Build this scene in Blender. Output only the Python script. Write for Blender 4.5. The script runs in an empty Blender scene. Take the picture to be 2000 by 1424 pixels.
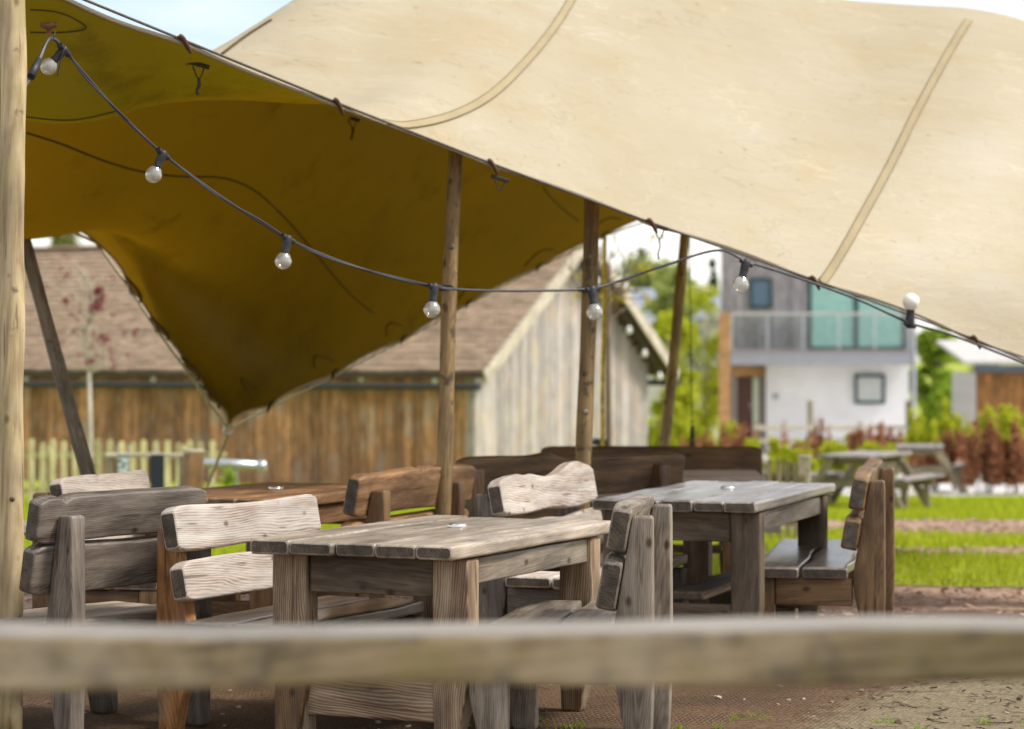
import bpy, math, random
import numpy as np
from mathutils import Vector, Matrix, noise as mnoise
from mathutils.bvhtree import BVHTree

random.seed(7)
RNG = np.random.default_rng(7)
S = bpy.context.scene
COL = S.collection
PI = math.pi

# ------------------------------------------------------------------ camera, sky, sun, exposure
H, F, CX, YH = 1.45, 4722.0, 1000.0, 700.0
cam_d = bpy.data.cameras.new('camera')
cam = bpy.data.objects.new('camera', cam_d); COL.objects.link(cam)
cam.location = (0, 0, H); cam.rotation_euler = (PI / 2, 0, 0)
cam_d.sensor_width = 36.0; cam_d.lens = 36.0 * F / 2000.0
cam_d.shift_y = -(712.0 - YH) / 2000.0
cam_d.clip_start = 0.1; cam_d.clip_end = 3000
cam_d.dof.use_dof = True; cam_d.dof.focus_distance = 9.3; cam_d.dof.aperture_fstop = 2.6
cam_d.dof.aperture_blades = 9
S.camera = cam

SUN_ELEV, SUN_AZ = math.radians(50), math.radians(102)   # azimuth clockwise from +Y (view direction)
W = bpy.data.worlds.new('World'); S.world = W; W.use_nodes = True
nt = W.node_tree; nt.nodes.clear()
wo = nt.nodes.new('ShaderNodeOutputWorld'); bg = nt.nodes.new('ShaderNodeBackground')
sky = nt.nodes.new('ShaderNodeTexSky'); sky.sky_type = 'NISHITA'; sky.sun_disc = False
sky.sun_elevation = SUN_ELEV; sky.sun_rotation = SUN_AZ
tc = nt.nodes.new('ShaderNodeTexCoord'); mp = nt.nodes.new('ShaderNodeMapping')
mp.inputs['Scale'].default_value = (1.0, 1.0, 2.2); mp.inputs['Location'].default_value = (13.9, 7.2, 2.96)
nz = nt.nodes.new('ShaderNodeTexNoise'); nz.inputs['Scale'].default_value = 3.2; nz.inputs['Detail'].default_value = 6
rp = nt.nodes.new('ShaderNodeValToRGB'); rp.color_ramp.elements[0].position = 0.36; rp.color_ramp.elements[1].position = 0.60
mx = nt.nodes.new('ShaderNodeMixRGB'); mx.inputs[2].default_value = (7.6, 7.35, 7.0, 1)
nt.links.new(tc.outputs['Generated'], mp.inputs[0]); nt.links.new(mp.outputs[0], nz.inputs['Vector'])
nt.links.new(nz.outputs['Fac'], rp.inputs[0]); nt.links.new(rp.outputs[0], mx.inputs[0])
nt.links.new(sky.outputs[0], mx.inputs[1]); nt.links.new(mx.outputs[0], bg.inputs[0])
bg.inputs[1].default_value = 0.07
nt.links.new(bg.outputs[0], wo.inputs[0])

sun_d = bpy.data.lights.new('sun', 'SUN'); sun_d.energy = 1.5; sun_d.angle = math.radians(12); sun_d.color = (1.0, 0.95, 0.87)
sun = bpy.data.objects.new('sun', sun_d); COL.objects.link(sun)
sd = Vector((math.sin(SUN_AZ) * math.cos(SUN_ELEV), math.cos(SUN_AZ) * math.cos(SUN_ELEV), math.sin(SUN_ELEV)))
sun.rotation_euler = sd.to_track_quat('Z', 'Y').to_euler(); sun.location = (10, -10, 20)

S.view_settings.view_transform = 'Standard'; S.view_settings.look = 'None'
S.view_settings.gamma = 1.0; S.view_settings.exposure = 1.45
S.view_settings.use_curve_mapping = False
S.cycles.max_bounces = 8; S.cycles.transparent_max_bounces = 12
S.cycles.use_adaptive_sampling = True; S.cycles.adaptive_threshold = 0.02; S.cycles.use_denoising = True


def P(px, py, d):
    """the point of the place seen at pixel (px, py) at depth d metres"""
    return Vector(((px - CX) * d / F, d, H + (YH - py) * d / F))


def gz(y):
    if y < 13: return 0.0
    if y < 31.5: return -0.55 * (y - 13) / 18.5
    if y < 72: return -0.55 - 0.85 * (y - 31.5) / 40.5
    return -1.4


# ------------------------------------------------------------------ materials
def new_mat(name):
    m = bpy.data.materials.new(name); m.use_nodes = True
    n = m.node_tree.nodes; n.clear()
    out = n.new('ShaderNodeOutputMaterial'); b = n.new('ShaderNodeBsdfPrincipled')
    m.node_tree.links.new(b.outputs[0], out.inputs[0])
    return m, n, m.node_tree.links, b, out


def ramp(n, stops):
    r = n.new('ShaderNodeValToRGB'); e = r.color_ramp.elements
    while len(e) < len(stops): e.new(0.5)
    for i, (p, c) in enumerate(stops):
        e[i].position = p; e[i].color = (*c, 1) if len(c) == 3 else c
    return r


def simple(name, col, rough=0.6, metal=0.0, var=0.12, scale=6.0, spec=0.5, bump=0.0):
    m, n, l, b, o = new_mat(name)
    t = n.new('ShaderNodeTexCoord'); z = n.new('ShaderNodeTexNoise'); z.inputs['Scale'].default_value = scale; z.inputs['Detail'].default_value = 5
    l.new(t.outputs['Object'], z.inputs['Vector'])
    r = ramp(n, [(0.3, tuple(c * (1 - var) for c in col)), (0.7, tuple(min(1, c * (1 + var)) for c in col))])
    l.new(z.outputs['Fac'], r.inputs[0]); l.new(r.outputs[0], b.inputs['Base Color'])
    b.inputs['Roughness'].default_value = rough; b.inputs['Metallic'].default_value = metal
    b.inputs['Specular IOR Level'].default_value = spec
    if bump:
        bp = n.new('ShaderNodeBump'); bp.inputs['Strength'].default_value = bump; bp.inputs['Distance'].default_value = 0.01
        l.new(z.outputs['Fac'], bp.inputs['Height']); l.new(bp.outputs[0], b.inputs['Normal'])
    return m


def wood(name, light, mid, dark, ring=24.0, rough=0.62, lichen=None, ringmix=0.2, tintvar=0.3, stain=0.5, blot=None, wet=0.0):
    """weathered timber; grain runs along the object's own X axis"""
    m, n, l, b, o = new_mat(name)
    t = n.new('ShaderNodeTexCoord'); oi = n.new('ShaderNodeObjectInfo')
    off = n.new('ShaderNodeVectorMath'); off.operation = 'MULTIPLY_ADD'
    cmb = n.new('ShaderNodeCombineXYZ')
    for i in range(3): l.new(oi.outputs['Random'], cmb.inputs[i])
    # ring centre offset: well off the piece
    off.inputs[1].default_value = (31.0, 0.16, -0.22); off.inputs[2].default_value = (0.0, 0.03, 0.05)
    l.new(cmb.outputs[0], off.inputs[0])
    add = n.new('ShaderNodeVectorMath'); add.operation = 'ADD'
    tilt = n.new('ShaderNodeMapping'); tilt.inputs['Rotation'].default_value = (0.3, 0.06, 0.045); l.new(t.outputs['Object'], tilt.inputs[0])
    l.new(tilt.outputs[0], add.inputs[0]); l.new(off.outputs[0], add.inputs[1])
    # warp
    m1 = n.new('ShaderNodeMapping'); m1.inputs['Scale'].default_value = (0.9, 3.2, 3.2); l.new(add.outputs[0], m1.inputs[0])
    w1 = n.new('ShaderNodeTexNoise'); w1.inputs['Scale'].default_value = 1.6; w1.inputs['Detail'].default_value = 3; l.new(m1.outputs[0], w1.inputs['Vector'])
    sub = n.new('ShaderNodeVectorMath'); sub.operation = 'MULTIPLY_ADD'
    sub.inputs[1].default_value = (0, 0.075, 0.075); l.new(w1.outputs['Color'], sub.inputs[0]); l.new(add.outputs[0], sub.inputs[2])
    sq = n.new('ShaderNodeMapping'); sq.inputs['Scale'].default_value = (0.06, 1, 1); l.new(sub.outputs[0], sq.inputs[0])
    wv = n.new('ShaderNodeTexWave'); wv.wave_type = 'RINGS'; wv.rings_direction = 'X'; wv.wave_profile = 'SIN'
    wv.inputs['Scale'].default_value = ring * 2.3; wv.inputs['Distortion'].default_value = 2.6; wv.inputs['Detail'].default_value = 3; wv.inputs['Detail Scale'].default_value = 0.35
    l.new(sq.outputs[0], wv.inputs['Vector'])
    # fibre
    m2 = n.new('ShaderNodeMapping'); m2.inputs['Scale'].default_value = (4, 170, 170); l.new(add.outputs[0], m2.inputs[0])
    fb = n.new('ShaderNodeTexNoise'); fb.inputs['Scale'].default_value = 1; fb.inputs['Detail'].default_value = 3; l.new(m2.outputs[0], fb.inputs['Vector'])
    # broad stains
    st = n.new('ShaderNodeTexNoise'); st.inputs['Scale'].default_value = 5; st.inputs['Detail'].default_value = 6; st.inputs['Roughness'].default_value = 0.6
    m3 = n.new('ShaderNodeMapping'); m3.inputs['Scale'].default_value = (0.55, 1.4, 1.4); l.new(add.outputs[0], m3.inputs[0]); l.new(m3.outputs[0], st.inputs['Vector'])
    # knots
    kv = n.new('ShaderNodeTexVoronoi'); kv.inputs['Scale'].default_value = 1; kv.inputs['Randomness'].default_value = 1
    m4 = n.new('ShaderNodeMapping'); m4.inputs['Scale'].default_value = (5, 8, 8); l.new(add.outputs[0], m4.inputs[0]); l.new(m4.outputs[0], kv.inputs['Vector'])
    kr = ramp(n, [(0.05, (1, 1, 1)), (0.13, (0, 0, 0))]); l.new(kv.outputs['Distance'], kr.inputs[0])
    # mix factors
    a1 = n.new('ShaderNodeMath'); a1.operation = 'MULTIPLY'; a1.inputs[1].default_value = ringmix; l.new(wv.outputs['Fac'], a1.inputs[0])
    a2 = n.new('ShaderNodeMath'); a2.operation = 'MULTIPLY_ADD'; a2.inputs[1].default_value = 1 - ringmix; l.new(fb.outputs['Fac'], a2.inputs[0]); l.new(a1.outputs[0], a2.inputs[2])
    # the rings fade in and out, with broader streaks and drying cracks along the grain
    m5 = n.new('ShaderNodeMapping'); m5.inputs['Scale'].default_value = (1.6, 26, 26); l.new(add.outputs[0], m5.inputs[0])
    sk = n.new('ShaderNodeTexNoise'); sk.inputs['Scale'].default_value = 1; sk.inputs['Detail'].default_value = 4; l.new(m5.outputs[0], sk.inputs['Vector'])
    a3 = n.new('ShaderNodeMixRGB'); a3.inputs[0].default_value = 0.55; l.new(a2.outputs[0], a3.inputs[1]); l.new(sk.outputs['Fac'], a3.inputs[2])
    cr = ramp(n, [(0.34, light), (0.50, mid), (0.66, dark)]); l.new(a3.outputs[0], cr.inputs[0])
    m6 = n.new('ShaderNodeMapping'); m6.inputs['Scale'].default_value = (1.1, 42, 42); m6.inputs['Location'].default_value = (5, 3, 9); l.new(add.outputs[0], m6.inputs[0])
    ck = n.new('ShaderNodeTexNoise'); ck.inputs['Scale'].default_value = 1; ck.inputs['Detail'].default_value = 2; l.new(m6.outputs[0], ck.inputs['Vector'])
    ckr = ramp(n, [(0.66, (1, 1, 1)), (0.71, (0.34, 0.30, 0.27))]); l.new(ck.outputs['Fac'], ckr.inputs[0])
    crk = n.new('ShaderNodeMixRGB'); crk.blend_type = 'MULTIPLY'; crk.inputs[0].default_value = 0.8; l.new(cr.outputs[0], crk.inputs[1]); l.new(ckr.outputs[0], crk.inputs[2])
    cr = crk
    # stains darken / vary the tone in blotches
    sr = ramp(n, [(0.34, (1 - stain,) * 3), (0.62, (1.12, 1.12, 1.12))]); l.new(st.outputs['Fac'], sr.inputs[0])
    ml = n.new('ShaderNodeMixRGB'); ml.blend_type = 'MULTIPLY'; ml.inputs[0].default_value = 1; l.new(cr.outputs[0], ml.inputs[1]); l.new(sr.outputs[0], ml.inputs[2])
    kn = n.new('ShaderNodeMixRGB'); kn.blend_type = 'MULTIPLY'; kn.inputs[2].default_value = (0.28, 0.2, 0.15, 1); l.new(kr.outputs[0], kn.inputs[0]); l.new(ml.outputs[0], kn.inputs[1])
    last = kn.outputs[0]
    for q, (lc, sc, lo, hi, amt) in enumerate(lichen or ()):
        g = n.new('ShaderNodeTexNoise'); g.inputs['Scale'].default_value = sc; g.inputs['Detail'].default_value = 5
        ga = n.new('ShaderNodeVectorMath'); ga.operation = 'ADD'; ga.inputs[1].default_value = (3.1 * q, 7.7 * q, 1.3); l.new(add.outputs[0], ga.inputs[0]); l.new(ga.outputs[0], g.inputs['Vector'])
        gr = ramp(n, [(lo, (0, 0, 0)), (hi, (amt, amt, amt))]); l.new(g.outputs['Fac'], gr.inputs[0])
        gm = n.new('ShaderNodeMixRGB'); gm.inputs[2].default_value = (*lc, 1); l.new(gr.outputs[0], gm.inputs[0]); l.new(last, gm.inputs[1]); last = gm.outputs[0]
    # per piece tint
    hv = n.new('ShaderNodeHueSaturation')
    mr = n.new('ShaderNodeMapRange'); mr.inputs[3].default_value = 1 - tintvar; mr.inputs[4].default_value = 1 + tintvar; l.new(oi.outputs['Random'], mr.inputs[0])
    l.new(mr.outputs[0], hv.inputs['Value']); l.new(last, hv.inputs['Color'])
    l.new(hv.outputs[0], b.inputs['Base Color'])
    b.inputs['Roughness'].default_value = rough
    b.inputs['Coat Weight'].default_value = wet; b.inputs['Coat Roughness'].default_value = 0.22
    bh = n.new('ShaderNodeMath'); bh.operation = 'MULTIPLY_ADD'; bh.inputs[1].default_value = -0.5; l.new(a2.outputs[0], bh.inputs[0]); l.new(st.outputs['Fac'], bh.inputs[2])
    bp = n.new('ShaderNodeBump'); bp.inputs['Strength'].default_value = 0.5; bp.inputs['Distance'].default_value = 0.0035
    l.new(bh.outputs[0], bp.inputs['Height']); l.new(bp.outputs[0], b.inputs['Normal'])
    return m


GREEN_L = (0.16, 0.17, 0.05)
M = {}
M['grey'] = wood('weathered_grey_wood', (0.37, 0.315, 0.25), (0.26, 0.21, 0.158), (0.10, 0.073, 0.052), 20, rough=0.58)
M['table'] = wood('table_wood', (0.46, 0.395, 0.32), (0.365, 0.30, 0.235), (0.19, 0.135, 0.09), 20, wet=0.2, rough=0.46)
M['tableleg'] = wood('table_leg_wood', (0.42, 0.33, 0.23), (0.27, 0.185, 0.11), (0.12, 0.06, 0.03), 17, ringmix=0.4, tintvar=0.12)
M['silver'] = wood('silvered_wood', (0.54, 0.485, 0.425), (0.43, 0.37, 0.315), (0.25, 0.165, 0.12), 15, ringmix=0.36, tintvar=0.1, stain=0.2)
M['darkgrey'] = wood('dark_grey_wood', (0.25, 0.21, 0.17), (0.17, 0.137, 0.108), (0.07, 0.052, 0.04), 20, rough=0.55, tintvar=0.18)
M['orange'] = wood('orange_brown_wood', (0.42, 0.21, 0.07), (0.28, 0.12, 0.035), (0.12, 0.05, 0.016), 18, rough=0.6, tintvar=0.2, stain=0.55, lichen=[((0.22, 0.18, 0.14), 5.0, 0.5, 0.66, 0.8)])
M['tan'] = wood('tan_wood', (0.40, 0.235, 0.115), (0.27, 0.145, 0.066), (0.12, 0.055, 0.024), 18, rough=0.58, tintvar=0.2)
M['brown'] = wood('brown_wood', (0.25, 0.145, 0.062), (0.165, 0.09, 0.038), (0.07, 0.036, 0.017), 20, rough=0.52, tintvar=0.2)
M['darkbrown'] = wood('dark_brown_wood', (0.22, 0.135, 0.07), (0.15, 0.09, 0.045), (0.068, 0.038, 0.02), 18, rough=0.6, tintvar=0.15)  # dark brown planks of the two rearmost benches
M['wettable'] = wood('wet_table_wood', (0.36, 0.325, 0.295), (0.26, 0.225, 0.20), (0.12, 0.093, 0.076), 20, wet=0.75, rough=0.36, tintvar=0.2)
M['under'] = wood('shaded_frame_wood', (0.21, 0.155, 0.105), (0.14, 0.10, 0.065), (0.06, 0.04, 0.025), 18, rough=0.65, tintvar=0.2)  # frame wood darkened so the shade beneath the tables reads deeper
M['seat'] = wood('wet_seat_wood', (0.31, 0.265, 0.22), (0.22, 0.175, 0.14), (0.10, 0.07, 0.05), 20, wet=0.8, rough=0.36, tintvar=0.2)
M['end'] = wood('end_grain_wood', (0.15, 0.118, 0.082), (0.095, 0.072, 0.050), (0.04, 0.029, 0.02), 12, rough=0.7, tintvar=0.2, stain=0.55)
M['worn_skylit'] = wood('worn_skylit_rail_top', (0.31, 0.285, 0.25), (0.24, 0.215, 0.18), (0.13, 0.11, 0.085), 6, rough=0.5, ringmix=0.25, tintvar=0.02, stain=0.35, lichen=[((0.16, 0.13, 0.10), 8.0, 0.60, 0.70, 0.7)])  # worn grey rail top; sky brightness is also put into this colour
M['rail'] = wood('lichen_rail_wood', (0.36, 0.28, 0.16), (0.27, 0.20, 0.105), (0.15, 0.105, 0.05), 6, rough=0.5, ringmix=0.25, tintvar=0.05, stain=0.45,
                 lichen=[((0.20, 0.165, 0.05), 9.0, 0.46, 0.68, 0.7), ((0.085, 0.062, 0.038), 11.0, 0.54, 0.66, 0.8), ((0.40, 0.33, 0.23), 6.0, 0.5, 0.66, 0.6)])
M['post'] = wood('pale_post_wood', (0.54, 0.43, 0.26), (0.46, 0.35, 0.195), (0.30, 0.205, 0.10), 5, rough=0.7, ringmix=0.3, tintvar=0.03, stain=0.35,
                 lichen=[((0.30, 0.27, 0.085), 4.5, 0.5, 0.7, 0.6), ((0.12, 0.08, 0.045), 14.0, 0.66, 0.74, 0.8)])
M['pole'] = wood('peeled_pole_wood', (0.36, 0.25, 0.11), (0.25, 0.16, 0.062), (0.10, 0.055, 0.022), 16, rough=0.65, tintvar=0.18, stain=0.45, lichen=[((0.045, 0.027, 0.014), 15.0, 0.60, 0.68, 0.8)])
M['polepale'] = wood('pale_pole_wood', (0.50, 0.39, 0.22), (0.38, 0.285, 0.14), (0.18, 0.12, 0.05), 10, rough=0.65, tintvar=0.05)
M['poledark'] = wood('dark_pole_wood', (0.27, 0.225, 0.165), (0.19, 0.15, 0.10), (0.085, 0.062, 0.042), 16, rough=0.65, tintvar=0.1)
M['barnfront'] = wood('barn_front_wood', (0.62, 0.34, 0.165), (0.44, 0.22, 0.10), (0.19, 0.09, 0.04), 6, rough=0.75, ringmix=0.3, tintvar=0.35, stain=0.4, lichen=[((0.40, 0.33, 0.28), 2.0, 0.52, 0.68, 0.55)])
M['barngable'] = wood('barn_gable_wood', (0.47, 0.43, 0.41), (0.40, 0.36, 0.335), (0.26, 0.22, 0.20), 6, rough=0.75, ringmix=0.3, tintvar=0.2, stain=0.2, lichen=[((0.52, 0.34, 0.20), 1.3, 0.52, 0.68, 0.55), ((0.55, 0.50, 0.26), 1.5, 0.56, 0.70, 0.45)])
M['shingle'] = wood('roof_shingle_wood', (0.44, 0.325, 0.225), (0.34, 0.24, 0.16), (0.20, 0.135, 0.09), 10, rough=0.8, tintvar=0.12, stain=0.35)
M['barge'] = wood('barge_board_wood', (0.62, 0.56, 0.45), (0.50, 0.44, 0.34), (0.34, 0.28, 0.2), 12, rough=0.7, tintvar=0.1, stain=0.25)
M['picket'] = wood('pale_green_picket', (0.80, 0.73, 0.43), (0.68, 0.61, 0.31), (0.45, 0.39, 0.17), 12, rough=0.75, tintvar=0.2, stain=0.35)
M['clad'] = wood('house_cladding_wood', (0.43, 0.39, 0.405), (0.35, 0.312, 0.325), (0.23, 0.20, 0.21), 10, rough=0.75, tintvar=0.2, stain=0.25)
M['shedwood'] = wood('shed_cladding_wood', (0.44, 0.21, 0.055), (0.32, 0.14, 0.032), (0.18, 0.075, 0.02), 10, rough=0.7, tintvar=0.2)
M['columnwood'] = wood('orange_column_wood', (0.62, 0.36, 0.16), (0.5, 0.265, 0.105), (0.34, 0.165, 0.06), 10, rough=0.6, tintvar=0.05, stain=0.2)
M['picnic'] = wood('picnic_wood', (0.36, 0.32, 0.30), (0.26, 0.225, 0.205), (0.14, 0.115, 0.10), 14, rough=0.55, tintvar=0.15)
M['picnicleg'] = wood('picnic_leg_wood', (0.42, 0.35, 0.23), (0.30, 0.245, 0.15), (0.16, 0.125, 0.075), 14, rough=0.6, tintvar=0.15)
M['black'] = simple('black_rubber', (0.022, 0.022, 0.026), 0.5)
M['cable'] = simple('cable_rubber', (0.05, 0.05, 0.058), 0.42)
M['leather'] = simple('brown_webbing', (0.085, 0.042, 0.02), 0.7)
M['webbing'] = simple('dark_webbing', (0.03, 0.024, 0.012), 0.75)
M['rope'] = simple('old_rope', (0.38, 0.31, 0.10), 0.8, var=0.3, scale=60)
M['ropedark'] = simple('dark_rope', (0.10, 0.085, 0.07), 0.8, var=0.3, scale=60)
M['ropepale'] = simple('pale_rope', (0.55, 0.50, 0.36), 0.8, var=0.2, scale=60)
M['ropegreen'] = simple('mossy_rope', (0.58, 0.43, 0.04), 0.85, var=0.4, scale=25)
M['steel'] = simple('galvanised_steel', (0.55, 0.58, 0.62), 0.35, metal=0.85)
M['silvercap'] = simple('silver_disc', (0.75, 0.75, 0.74), 0.25, metal=0.9)
M['gutter'] = simple('dark_gutter', (0.022, 0.024, 0.026), 0.45)
M['soffit'] = simple('dark_soffit', (0.075, 0.052, 0.03), 0.8)
M['render'] = simple('white_render', (0.83, 0.82, 0.83), 0.85, var=0.07, scale=1.4)
M['fascia'] = simple('grey_fascia', (0.34, 0.34, 0.38), 0.6, var=0.06)
M['frame'] = simple('dark_teal_frame', (0.015, 0.055, 0.065), 0.45)
M['curtain'] = simple('pale_aqua_curtain', (0.33, 0.57, 0.50), 0.7, var=0.16, scale=7)
M['blind'] = simple('white_blind', (0.55, 0.58, 0.56), 0.7, var=0.06)
M['door'] = simple('brown_door', (0.085, 0.028, 0.016), 0.5)
M['strip'] = simple('pale_sidelight', (0.62, 0.66, 0.52), 0.5)
M['surround'] = simple('grey_surround', (0.30, 0.26, 0.25), 0.6)
M['navy'] = simple('navy_board', (0.012, 0.018, 0.035), 0.5)
M['sign'] = simple('slate_blue_sign', (0.17, 0.22, 0.27), 0.4)
M['signpale'] = simple('pale_print', (0.62, 0.68, 0.70), 0.5)
M['roofgrey'] = simple('grey_slate_roof', (0.24, 0.27, 0.32), 0.6, var=0.12, scale=2)
M['offwhite'] = simple('off_white_wall', (0.50, 0.475, 0.46), 0.8)
M['whitemetal'] = simple('white_roof_sheet', (0.50, 0.475, 0.455), 0.6)
M['slate'] = simple('dark_slate', (0.06, 0.075, 0.10), 0.5)
M['gravelroof'] = simple('reddish_stone', (0.45, 0.30, 0.26), 0.8)
M['chip'] = simple('bark_chip', (0.36, 0.24, 0.165), 0.85, var=0.3, scale=2)
M['debris'] = simple('dark_debris', (0.07, 0.045, 0.028), 0.8, var=0.4, scale=1)
M['debrispale'] = simple('pale_debris', (0.42, 0.34, 0.26), 0.8, var=0.3, scale=1)


def glass_blue(name, col, rough=0.08):
    m, n, l, b, o = new_mat(name)
    b.inputs['Base Color'].default_value = (*col, 1); b.inputs['Roughness'].default_value = rough; b.inputs['Specular IOR Level'].default_value = 0.8
    return m


M['pane'] = glass_blue('blue_pane', (0.07, 0.14, 0.22))
m, n, l, b, o = new_mat('clear_glass')
tr = n.new('ShaderNodeBsdfTransparent'); tr.inputs[0].default_value = (0.88, 0.93, 0.93, 1); gl = n.new('ShaderNodeBsdfGlossy'); gl.inputs['Roughness'].default_value = 0.05
ms = n.new('ShaderNodeMixShader'); ms.inputs[0].default_value = 0.07
l.new(tr.outputs[0], ms.inputs[1]); l.new(gl.outputs[0], ms.inputs[2]); l.new(ms.outputs[0], o.inputs[0])
M['glass'] = m
m, n, l, b, o = new_mat('bulb_glass')
tr = n.new('ShaderNodeBsdfTransparent'); tr.inputs[0].default_value = (0.93, 0.93, 0.91, 1); gl = n.new('ShaderNodeBsdfGlossy'); gl.inputs['Roughness'].default_value = 0.04
df = n.new('ShaderNodeBsdfTranslucent'); df.inputs[0].default_value = (0.80, 0.79, 0.74, 1); d2 = n.new('ShaderNodeBsdfDiffuse'); d2.inputs[0].default_value = (0.80, 0.79, 0.75, 1)
lw = n.new('ShaderNodeLayerWeight'); lw.inputs[0].default_value = 0.35
fr = n.new('ShaderNodeMath'); fr.operation = 'MULTIPLY_ADD'; fr.inputs[1].default_value = 0.55; fr.inputs[2].default_value = 0.10; l.new(lw.outputs['Facing'], fr.inputs[0])
w1_ = n.new('ShaderNodeMixShader'); w1_.inputs[0].default_value = 0.5; l.new(df.outputs[0], w1_.inputs[1]); l.new(d2.outputs[0], w1_.inputs[2])
w2_ = n.new('ShaderNodeMixShader'); w2_.inputs[0].default_value = 0.42; l.new(tr.outputs[0], w2_.inputs[1]); l.new(w1_.outputs[0], w2_.inputs[2])
w3_ = n.new('ShaderNodeMixShader'); l.new(fr.outputs[0], w3_.inputs[0]); l.new(w2_.outputs[0], w3_.inputs[1]); l.new(gl.outputs[0], w3_.inputs[2]); l.new(w3_.outputs[0], o.inputs[0])
M['bulb'] = m
M['bulbwhite'] = simple('white_bulb', (0.82, 0.80, 0.74), 0.25, var=0.03)


def leafmat(name, c1, c2, trans=0.4):
    m, n, l, b, o = new_mat(name)
    g = n.new('ShaderNodeNewGeometry'); r = ramp(n, [(0.0, c1), (1.0, c2)]); l.new(g.outputs['Random Per Island'], r.inputs[0])
    d = n.new('ShaderNodeBsdfDiffuse'); t = n.new('ShaderNodeBsdfTranslucent'); x = n.new('ShaderNodeMixShader'); x.inputs[0].default_value = trans
    l.new(r.outputs[0], d.inputs[0]); l.new(r.outputs[0], t.inputs[0]); l.new(d.outputs[0], x.inputs[1]); l.new(t.outputs[0], x.inputs[2]); l.new(x.outputs[0], o.inputs[0])
    return m


M['lime'] = leafmat('lime_leaves', (0.34, 0.38, 0.02), (0.58, 0.60, 0.06), 0.5)
M['green'] = leafmat('green_leaves', (0.16, 0.27, 0.025), (0.34, 0.46, 0.05))
M['midgreen'] = leafmat('mid_green_leaves', (0.26, 0.32, 0.08), (0.46, 0.50, 0.16))
M['conifer'] = leafmat('conifer_needles', (0.05, 0.10, 0.06), (0.11, 0.18, 0.10))
M['copper'] = leafmat('copper_leaves', (0.26, 0.105, 0.05), (0.50, 0.25, 0.14))
M['crimson'] = leafmat('crimson_leaves', (0.15, 0.025, 0.045), (0.34, 0.10, 0.11), 0.3)
M['yellowleaf'] = leafmat('yellow_catkins', (0.42, 0.34, 0.02), (0.6, 0.5, 0.06))
M['olive'] = leafmat('olive_leaves', (0.16, 0.17, 0.05), (0.28, 0.28, 0.10))
M['blade'] = leafmat('grass_blades', (0.28, 0.36, 0.02), (0.54, 0.57, 0.05), 0.4)
M['bark'] = simple('tree_bark', (0.14, 0.11, 0.08), 0.85, var=0.3)
M['palebark'] = simple('pale_bark', (0.46, 0.42, 0.33), 0.8, var=0.2)
M['twig'] = simple('twig_bark', (0.17, 0.12, 0.08), 0.85, var=0.3)


# canopy: cream outside, yellow-brown light soaking through underneath
m, n, l, b, o = new_mat('stretch_canvas')
t = n.new('ShaderNodeTexCoord'); geo = n.new('ShaderNodeNewGeometry')
def _noise(sc, det, scale=(1, 1, 1), rot=(0, 0, 0), rough=0.55):
    a = n.new('ShaderNodeMapping'); a.inputs['Scale'].default_value = scale; a.inputs['Rotation'].default_value = rot
    q = n.new('ShaderNodeTexNoise'); q.inputs['Scale'].default_value = sc; q.inputs['Detail'].default_value = det; q.inputs['Roughness'].default_value = rough
    l.new(t.outputs['Object'], a.inputs[0]); l.new(a.outputs[0], q.inputs['Vector']); return q
broad = _noise(0.9, 5); streak = _noise(1.6, 7, (0.6, 1, 2.6), (0, math.radians(-18), 0)); fine = _noise(26, 4, (0.4, 1, 1.6), (0, math.radians(-20), 0)); spk = _noise(16, 2)
c0 = ramp(n, [(0.35, (0.455, 0.392, 0.275)), (0.62, (0.485, 0.427, 0.31))]); l.new(broad.outputs['Fac'], c0.inputs[0])
c1 = ramp(n, [(0.36, (0.97, 0.945, 0.89)), (0.56, (1.0, 1.0, 1.0)), (0.74, (1.04, 1.07, 1.13))]); l.new(streak.outputs['Fac'], c1.inputs[0])
x1 = n.new('ShaderNodeMixRGB'); x1.blend_type = 'MULTIPLY'; x1.inputs[0].default_value = 0.85; l.new(c0.outputs[0], x1.inputs[1]); l.new(c1.outputs[0], x1.inputs[2])
c2 = ramp(n, [(0.66, (1, 1, 1)), (0.74, (0.72, 0.55, 0.34))]); l.new(fine.outputs['Fac'], c2.inputs[0])
x2 = n.new('ShaderNodeMixRGB'); x2.blend_type = 'MULTIPLY'; x2.inputs[0].default_value = 0.8; l.new(x1.outputs[0], x2.inputs[1]); l.new(c2.outputs[0], x2.inputs[2])
for (sc_c, sx_, rt_, lo_, amp_) in ((1.5, (0.35, 1, 2.6), -24, 0.012, 1.13), (2.6, (0.4, 1, 2.2), 12, 0.010, 1.10), (2.1, (0.5, 1, 1.6), -52, 0.009, 0.88)):
    cz = _noise(sc_c, 3, sx_, (0, math.radians(rt_), 0)); cs = n.new('ShaderNodeMath'); cs.operation = 'SUBTRACT'; cs.inputs[1].default_value = 0.53; l.new(cz.outputs['Fac'], cs.inputs[0])
    ca = n.new('ShaderNodeMath'); ca.operation = 'ABSOLUTE'; l.new(cs.outputs[0], ca.inputs[0])
    cl_ = ramp(n, [(0.0, (amp_,) * 3), (lo_, (1, 1, 1))]); l.new(ca.outputs[0], cl_.inputs[0])
    pm = n.new('ShaderNodeMath'); pm.operation = 'MULTIPLY'; pm.inputs[1].default_value = 1.0; pk = ramp(n, [(0.42, (0, 0, 0)), (0.6, (1, 1, 1))]); l.new(_noise(1.3 + sc_c * .2, 3).outputs['Fac'], pk.inputs[0])
    xc = n.new('ShaderNodeMixRGB'); xc.blend_type = 'MULTIPLY'; l.new(pk.outputs[0], xc.inputs[0]); l.new(x2.outputs[0], xc.inputs[1]); l.new(cl_.outputs[0], xc.inputs[2]); x2 = xc
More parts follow.
